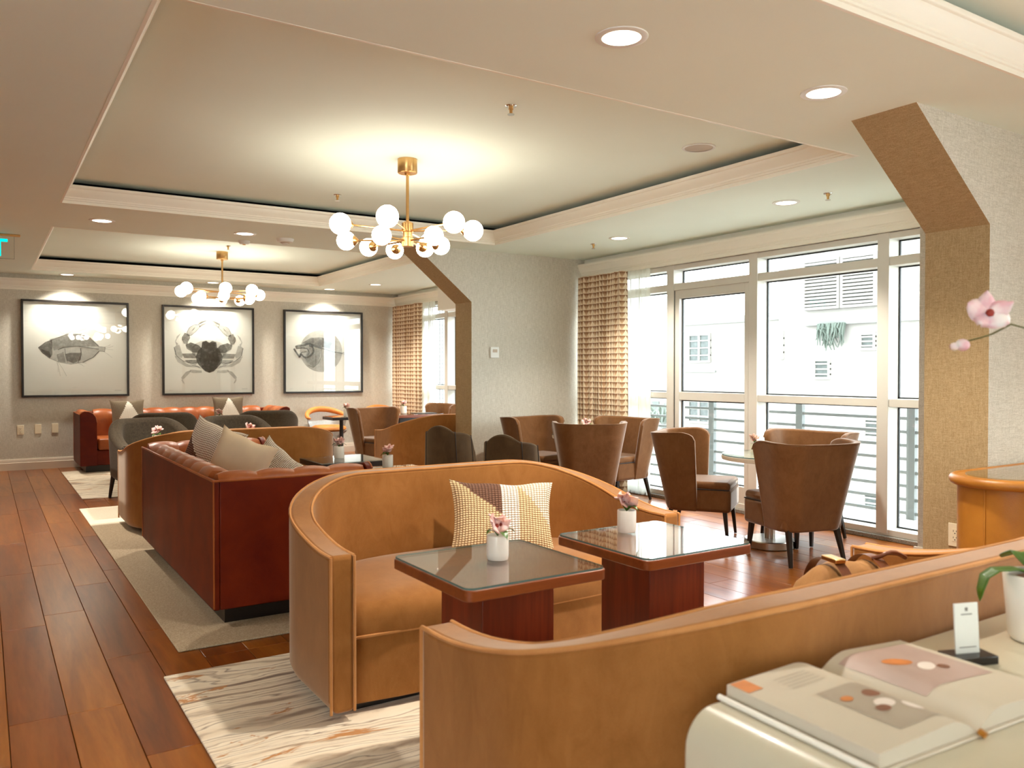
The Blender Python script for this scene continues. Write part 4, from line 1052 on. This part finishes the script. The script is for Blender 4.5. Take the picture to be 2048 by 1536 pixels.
rt = round_table('round pale table with steel column nearest the right wall', (5.09, 4.23, 0))
dup(rt, (5.17, 6.60, 0), 0, 'round pale table hidden between chairs near the patterned curtain')

# ------------------------------------------------------------------ pots with orchid blossoms
def blossom(par, c, r, tilt, rz, name='blossom', mat='petal', core='petal_core'):
    m = MB(); rot = Matrix.Rotation(rz, 3, 'Z') @ Matrix.Rotation(tilt, 3, 'X')
    for k in range(5):
        a = 2*PI*k/5+PI/2; w = .62 if k % 2 else .42
        def fn(u, v, a=a, w=w):
            rr = r*v; ww = r*w*math.sin(PI*min(1, v*.93+.04))**.7*(u-.5)*2
            p = Vector((math.cos(a)*rr-math.sin(a)*ww, math.sin(a)*rr+math.cos(a)*ww, r*.28*(v*v)-.2*r*((u-.5)*2)**2+.002*k))
            return Vector(c)+rot @ p
        m.grid(fn, 4, 5)
    o = m.build(name, M[mat], par, smooth=180)
    sd = o.modifiers.new('thick', 'SOLIDIFY'); sd.thickness = .0012
    MB().sphere(Vector(c)+rot @ Vector((0, -r*.1, r*.12)), r*.2, 8).build('flower_heart', M[core], o, smooth=180)
    return o
def leaf_mesh(m, base, tip, w, droop=.02):
    base, tip = Vector(base), Vector(tip); d_ = tip-base; s = Vector((-d_.y, d_.x, 0)).normalized()
    def fn(u, v):
        p = base.lerp(tip, v)+Vector((0, 0, droop*4*v*(1-v)))
        ww = w*math.sin(PI*min(1, .08+v*.92))**.8*(u-.5)*2
        return p+s*ww+Vector((0, 0, abs(u-.5)*w*.5))
    m.grid(fn, 4, 8)
def pot(label, x, y, z, seed=0, r=.036, h=.078, s=1.0):
    t = thing('flower_pot', label, 'flower pot', (x, y, z), seed*1.3, 'small white pots of pink blossoms')
    m = MB(); n = 40; prof = [(.0001, .001), (r*.92, .001), (r*.97, .006), (r, .02), (r, h-.004), (r*.98, h), (r*.86, h), (r*.86, h-.02), (.0001, h-.02)]
    m.lathe(prof, n); m.build('pot', M['ceramic'], t, smooth=50)
    rnd = random.Random(seed)
    blossom(t, (-.012, -.004, h+.032*s), .036*s, .9+rnd.random()*.3, rnd.random()*.6-.3+.5)
    blossom(t, (.018, .006, h+.030*s), .034*s, .8+rnd.random()*.3, rnd.random()*.6+.6-1.6)
    blossom(t, (.004, .014, h+.045*s), .030*s, .5, 2.0)
    m = MB(); leaf_mesh(m, (0, 0, h-.005), (.062, -.012, h+.004), .016); leaf_mesh(m, (0, 0, h-.005), (-.058, -.020, h+.006), .012); leaf_mesh(m, (0, 0, h-.005), (.005, -.055, h-.012), .018)
    o = m.build('leaf', M['leaf'], t, smooth=180)
    return t
p0 = pot('white pot of pink blossoms on the left mahogany table', 1.488, 2.40, .7005, 0, .038, .085, 1.1)
pot('white pot of pink blossoms on the right mahogany table', 2.182, 2.53, .7005, 1, .038, .088, 1.15)
pot('white pot of pink blossoms on the black table beside the leather sofa', 2.50, 6.55, .6205, 2, .042, .10, 1.2)
pot('white pot of pink blossoms on the black table behind the near loveseat', 2.55, 5.68, .6205, 3, .04, .10, 1.25)
pot('white pot of pink blossoms on the aisle-side black table by the barrel chairs', 1.40, 8.45, .6205, 4, .045, .115, 1.4)
pot('white pot of pink blossoms on the inner black table by the barrel chairs', 2.27, 8.45, .6205, 5, .045, .115, 1.4)
pot('small pink blossoms on the black table before the far leather sofa', 2.74, 11.72, .6205, 6, .045, .115, 1.4)
pot('white pot of pink blossoms on the small dark table by the wire armchairs', 4.66, 11.90, .6605, 7, .045, .11, 1.4)
pot('white pot of pink blossoms on the rectangular wooden table', 5.07, 10.74, .7375, 8, .045, .11, 1.3)
pot('white pot of pink blossoms on the round table near the patterned curtain', 5.20, 6.66, .7095, 9, .036, .08, 1.2)
pot('white pot of pink blossoms on the round table nearest the right wall', 5.08, 4.37, .7095, 10, .036, .075, 1.15)

# ------------------------------------------------------------------ pillows
def pillow(label, loc, rot, w, h, T, mat, name='throw_pillow', cat='pillow', droop=0.0):
    t = bpy.data.objects.new(name, None)
    m = MB()
    def fn(sgn):
        def f(u, v):
            x = (u-.5)*2; y = (v-.5)*2
            ex = 1-abs(x)**3.2; ey = 1-abs(y)**3.2
            px = x*w/2*(1-.10*(1-y*y)*abs(x)**2); pz = y*h/2*(1-.10*(1-x*x)*abs(y)**2)
            return (px, sgn*T/2*(max(0, ex)*max(0, ey))**.55, pz+.004*math.sin(7*x+3*y))
        return f
    m.grid(fn(-1), 28, 28, uv=lambda u, v: (u, v)); m.grid(fn(1), 28, 28, uv=lambda u, v: (u, v))
    o = m.build(name, mat, None, smooth=60); o.location = loc; o.rotation_euler = rot; tag(o, label, cat)
    bpy.data.objects.remove(t); return o
pillow('knitted beige pillow with brown corner on the near velvet loveseat', (2.18, 3.47, .615), (-math.radians(22), math.radians(3), math.radians(-20)), .54, .38, .14, M['knit_a'])
pillow('white knitted pillow with brown band leaning on the back of the leather sofa', (1.36, 6.08, .735), (-math.radians(16), math.radians(14), math.radians(-62)), .52, .50, .14, M['knit_b'])
pillow('plain beige linen pillow in front of the white knitted one on the leather sofa', (1.35, 5.30, .73), (-math.radians(10), math.radians(20), math.radians(-48)), .42, .44, .13, M['linen'])
pillow('small white knitted pillow right of the linen one on the leather sofa', (1.60, 5.42, .66), (-math.radians(14), math.radians(38), math.radians(-40)), .38, .38, .10, M['knit_b'])
pillow('grey and white zigzag pillow at the left end of the far sofa', (1.70, 12.55, .74), (-math.radians(12), 0, .15), .46, .42, .12, M['knit_c'])
pillow('grey pillow with white peak at the middle of the far sofa', (3.08, 12.60, .76), (-math.radians(10), 0, 0), .46, .42, .12, M['knit_c'])

# ------------------------------------------------------------------ console with book, card stand, orchid
t = thing('white_console', 'white lacquered console with rounded edges at the lower right', 'console table', (1.085, .30, 0))
prof = [(0, .012), (0, .64)]+[(.07-.07*math.cos(a), .65+.07*math.sin(a)) for a in [PI/2*k/8 for k in range(1, 9)]]+[(1.33, .72)]+[(1.33+.07*math.sin(a), .65+.07*math.cos(a)) for a in [PI/2*k/8 for k in range(1, 9)]]+[(1.40, .012)]
MB().extr(prof, (0, -.10, 0), (0, .795, 0), (1, 0, 0)).build('body', M['white_table'], t, bevel=.004, smooth=35)
MB().tube([(.012, y, .683) for y in (-.10, .79)], .002, 4).build('edge_bead', M['white_table'], t)
# open book
bk = thing('open_book', 'large open art book lying on the white console', 'book', (1.445, .912, .7205), math.radians(-3))
def pagef(s, zoff=0.0):
    def fn(u, v):
        x = s*u*.262; z = .008+.034*math.sin(min(1, u*3.2)*PI/2)*(1-.38*u)+zoff
        return (x, (v-.5)*.33, z)
    return fn
for s in (-1, 1):
    m = MB().grid(pagef(s), 20, 2); top = pagef(s)
    b = len(m.v)
    # closed page block
    vs = []; N = 20
    blk = MB()
    for k in range(N+1):
        u = k/N; x, _, z = top(u, .5)
        for y in (-.165, .165): blk.v += [(x, y, .006), (x, y, z)]
    for k in range(N):
        a = k*4; c_ = a+4
        blk.f += [(a+1, a+3, c_+3, c_+1), (a, c_, c_+2, a+2), (a, a+1, c_+1, c_), (a+2, c_+2, c_+3, a+3)]
    blk.f += [(0, 2, 3, 1), (N*4, N*4+1, N*4+3, N*4+2)]
    blk.build('page_block', M['page'], bk, smooth=40)
def patch(s, u0, u1, v0, v1, mat, pts=None, lift=.0008):
    def fn(u, v): return Vector(pagef(s, lift)(u0+(u1-u0)*u, v0+(v1-v0)*v))
    o = MB().grid(fn, 10, 2).build('printed_picture', M[mat], bk, smooth=180); return o
def blob(s, uc, vc, ru, rv, mat, lift=.0014, ang=0):
    pts = [(uc+ru*math.cos(a)*math.cos(ang)-rv*math.sin(a)*math.sin(ang), vc+ru*math.cos(a)*math.sin(ang)+rv*math.sin(a)*math.cos(ang)) for a in [2*PI*k/20 for k in range(20)]]
    c_ = Vector(pagef(s, lift)(uc, vc)); vs = [c_]+[Vector(pagef(s, lift)(u, v)) for u, v in pts]
    MB().add(vs, [(0, i+1, (i+1) % 20+1) for i in range(20)]).build('printed_picture', M[mat], bk)
patch(1, .10, .92, .34, .93, 'photo_mauve'); blob(1, .42, .70, .13, .055, 'photo_orange', ang=-.2); blob(1, .56, .58, .11, .05, 'photo_pale', ang=.3); blob(1, .68, .53, .05, .035, 'photo_brown', .0018)
patch(-1, .12, .62, .10, .62, 'photo_grey'); blob(-1, .30, .46, .07, .045, 'photo_brown'); blob(-1, .36, .34, .08, .05, 'photo_pale'); blob(-1, .44, .30, .06, .035, 'photo_brown', .0018); blob(-1, .52, .48, .05, .03, 'photo_orange', .0018); blob(-1, .22, .25, .06, .06, 'photo_pale')
patch(-1, .84, .985, .84, .99, 'photo_orange'); 
lm = MB()
for k in range(5): 
    y0 = .88-.035*k
    lm.grid(lambda u, v, y0=y0: Vector(pagef(-1, .0009)(.35+.33*u, y0+.006*v)), 6, 1)
lm.build('text_line', M['photo_grey'], bk)['kind'] = 'stuff'
MB().box(-.272, -.172, 0, .272, .172, .005).build('cover', M['page'], bk, bevel=.002)
MB().tube([(-.275, -.172, .006), (-.275, .172, .006)], .006, 8).build('cover_edge', M['ceramic'], bk, smooth=60)
MB().tube([(0, -.168, .010), (0, -.18, .006)], .006, 6).build('headband', M['tan_leather'], bk)
# card stand (the square code is left out)
t = thing('card_stand', 'small white card held in a black block on the white console', 'card stand', (1.79, .953, .7205), math.radians(-20))
MB().box(-.052, -.03, 0, .052, .03, .018).build('block', M['black_wood'], t, bevel=.002)
cd = MB().box(-.030, -.002, .012, .030, .002, .125).build('card', M['white_plastic'], t, bevel=.0008)
cd.rotation_euler = (math.radians(-4), 0, 0)
MB().box(-.0035, -.0026, .108, .0035, -.002, .116).box(-.014, -.0026, .100, .014, -.002, .1025).box(-.021, -.0026, .030, .021, -.002, .032).build('print', M['ink'], t).rotation_euler = (math.radians(-4), 0, 0)
# orchid
t = thing('potted_orchid', 'white and pink orchid in a white pot at the right edge', 'orchid', (2.075, .935, .7205))
MB().lathe([(.0001, .001), (.062, .001), (.068, .008), (.080, .15), (.078, .155), (.070, .155), (.066, .135), (.0001, .135)], 40).build('pot', M['ceramic'], t, smooth=40)
MB().lathe([(.0001, .134), (.066, .136), (.05, .145), (.0001, .148)], 20).build('soil', M['soil'], t, smooth=60)
m = MB()
for k in range(26):
    a = random.random()*2*PI; r = random.uniform(.01, .04); c0 = Vector((r*math.cos(a), r*math.sin(a), .15)); 
    pts = [c0+Vector((.018*math.cos(q*1.1+k), .018*math.sin(q*1.1+k), .007*q+.01*math.sin(q))) for q in range(8)]
    m.tube(pts, .0018, 5)
m.build('moss', M['moss'], t)['kind'] = 'stuff'
def leafp(pts, w, par, mat='leaf', name='leaf'):
    pts = [Vector(p) for p in pts]; m = MB(); n = len(pts)
    def fn(u, v):
        i = min(int(v*(n-1)), n-2); k = v*(n-1)-i; p = pts[i].lerp(pts[i+1], k); d_ = (pts[i+1]-pts[i]); s = Vector((-d_.y, d_.x, 0)).normalized() if d_.xy.length > 1e-4 else Vector((0, 1, 0))
        ww = w*math.sin(PI*min(1, .12+v*.87))**.6*(u-.5)*2; return p+s*ww+Vector((0, 0, abs(u-.5)*w*.4))
    m.grid(fn, 4, 20); o = m.build(name, M[mat], par, smooth=180); sd = o.modifiers.new('thick', 'SOLIDIFY'); sd.thickness = .0025; return o
R3 = Vector((.8406, -.5417, 0)); F3 = Vector((.5417, .8406, 0))
leafp([Vector((0, 0, .15)), -R3*.06+Vector((0, 0, .166)), -R3*.11+Vector((0, 0, .164)), -R3*.135+Vector((0, 0, .148)), -R3*.145+Vector((0, 0, .115)), -R3*.146+Vector((0, 0, .092))], .020, t)
leafp([Vector((0, 0, .15)), R3*.05-F3*.05+Vector((0, 0, .19)), R3*.10-F3*.10+Vector((0, 0, .17))], .028, t)
leafp([Vector((0, 0, .15)), F3*.08+Vector((0, 0, .19)), F3*.16+Vector((0, 0, .16))], .026, t)
stem = [(0.01, 0, .14), (.06, -.03, .35), (.075, -.035, .55), (.04, -.015, .68), (-.02, .01, .722), (-.07, .04, .738), (-.105, .065, .715), (-.13, .08, .706), (-.15, .095, .700)]
MB().tube(stem, .0028, 6, .0018).build('stem', M['stem'], t, smooth=60)
blossom(t, (-.125, .062, .765), .050, 1.15, -.75, 'blossom', 'petal_w')
fl2 = MB().sphere((-.162, .102, .690), .018, 12, (1.1, .8, .8)).sphere((-.178, .112, .686), .012, 10, (1.2, .8, .8)); fl2.build('bud', M['petal_w'], t, smooth=180)

# ------------------------------------------------------------------ ochre cabinet, pale chair, bag
t = thing('ochre_cabinet', 'ochre leather cabinet with rolled rim and glass inlay at the right wall', 'cabinet', (4.215, 2.05, 0))
def stad(r, x1): return [(r*math.cos(a), r*math.sin(a)) for a in [PI/2+PI*k/24 for k in range(25)]]+[(x1, -r), (x1, r)]
MB().prism(stad(.225, 1.2), .012, .79).build('body', M['tan_leather'], t, smooth=30)
rim = stad(.238, 1.213); MB().tube([(x, y, .815) for x, y in rim]+[(rim[0][0], rim[0][1], .815)], .026, 12).build('rim', M['tan_leather'], t, smooth=80)
MB().prism(stad(.236, 1.21), .788, .836).build('top', M['tan_leather'], t, smooth=30)
MB().prism(stad(.19, 1.16), .8365, .842).build('glass_inlay', M['tabletop_glass'], t)
MB().tube([(-.226, 0, .79), (-.226, 0, .02)], .005, 6).build('seam', M['tan_leather'], t)

t = thing('canvas_bag', 'brown canvas bag with leather straps lying on the nearest loveseat', 'bag', (2.50, 1.74, .467), math.radians(-18))
m = MB()
def bagf(u, v):
    x = (u-.5)*2; a = v*2*PI; 
    w = .185*x; r = (1-abs(x)**4)**.5
    fold = .008*math.sin(14*u+3*a)+.006*math.sin(23*u-2*a)
    return (w, (.11*r+fold)*math.cos(a), .115+(.115*r+fold)*math.sin(a)*(1-.25*abs(x)))
m.grid(bagf, 30, 28); m.build('body', M['canvas'], t, smooth=180)
for x0 in (-.075, .085):
    MB().grid(lambda u, v, x0=x0: (x0+(u-.5)*.038, .128*math.cos(PI*v), .115+.132*math.sin(PI*v)), 3, 24).build('strap', M['strap'], t, smooth=180)
MB().tube([(.07+.0*k, -.03-.0, .24) if k == 0 else (.07+.02*k, -.05, .24+.022*math.sin(PI*k/6)) for k in range(7)], .008, 6).build('handle', M['strap'], t, smooth=60)
MB().box(-.095, -.06, .236, -.055, .02, .252).build('buckle', M['brass'], t, bevel=.003)
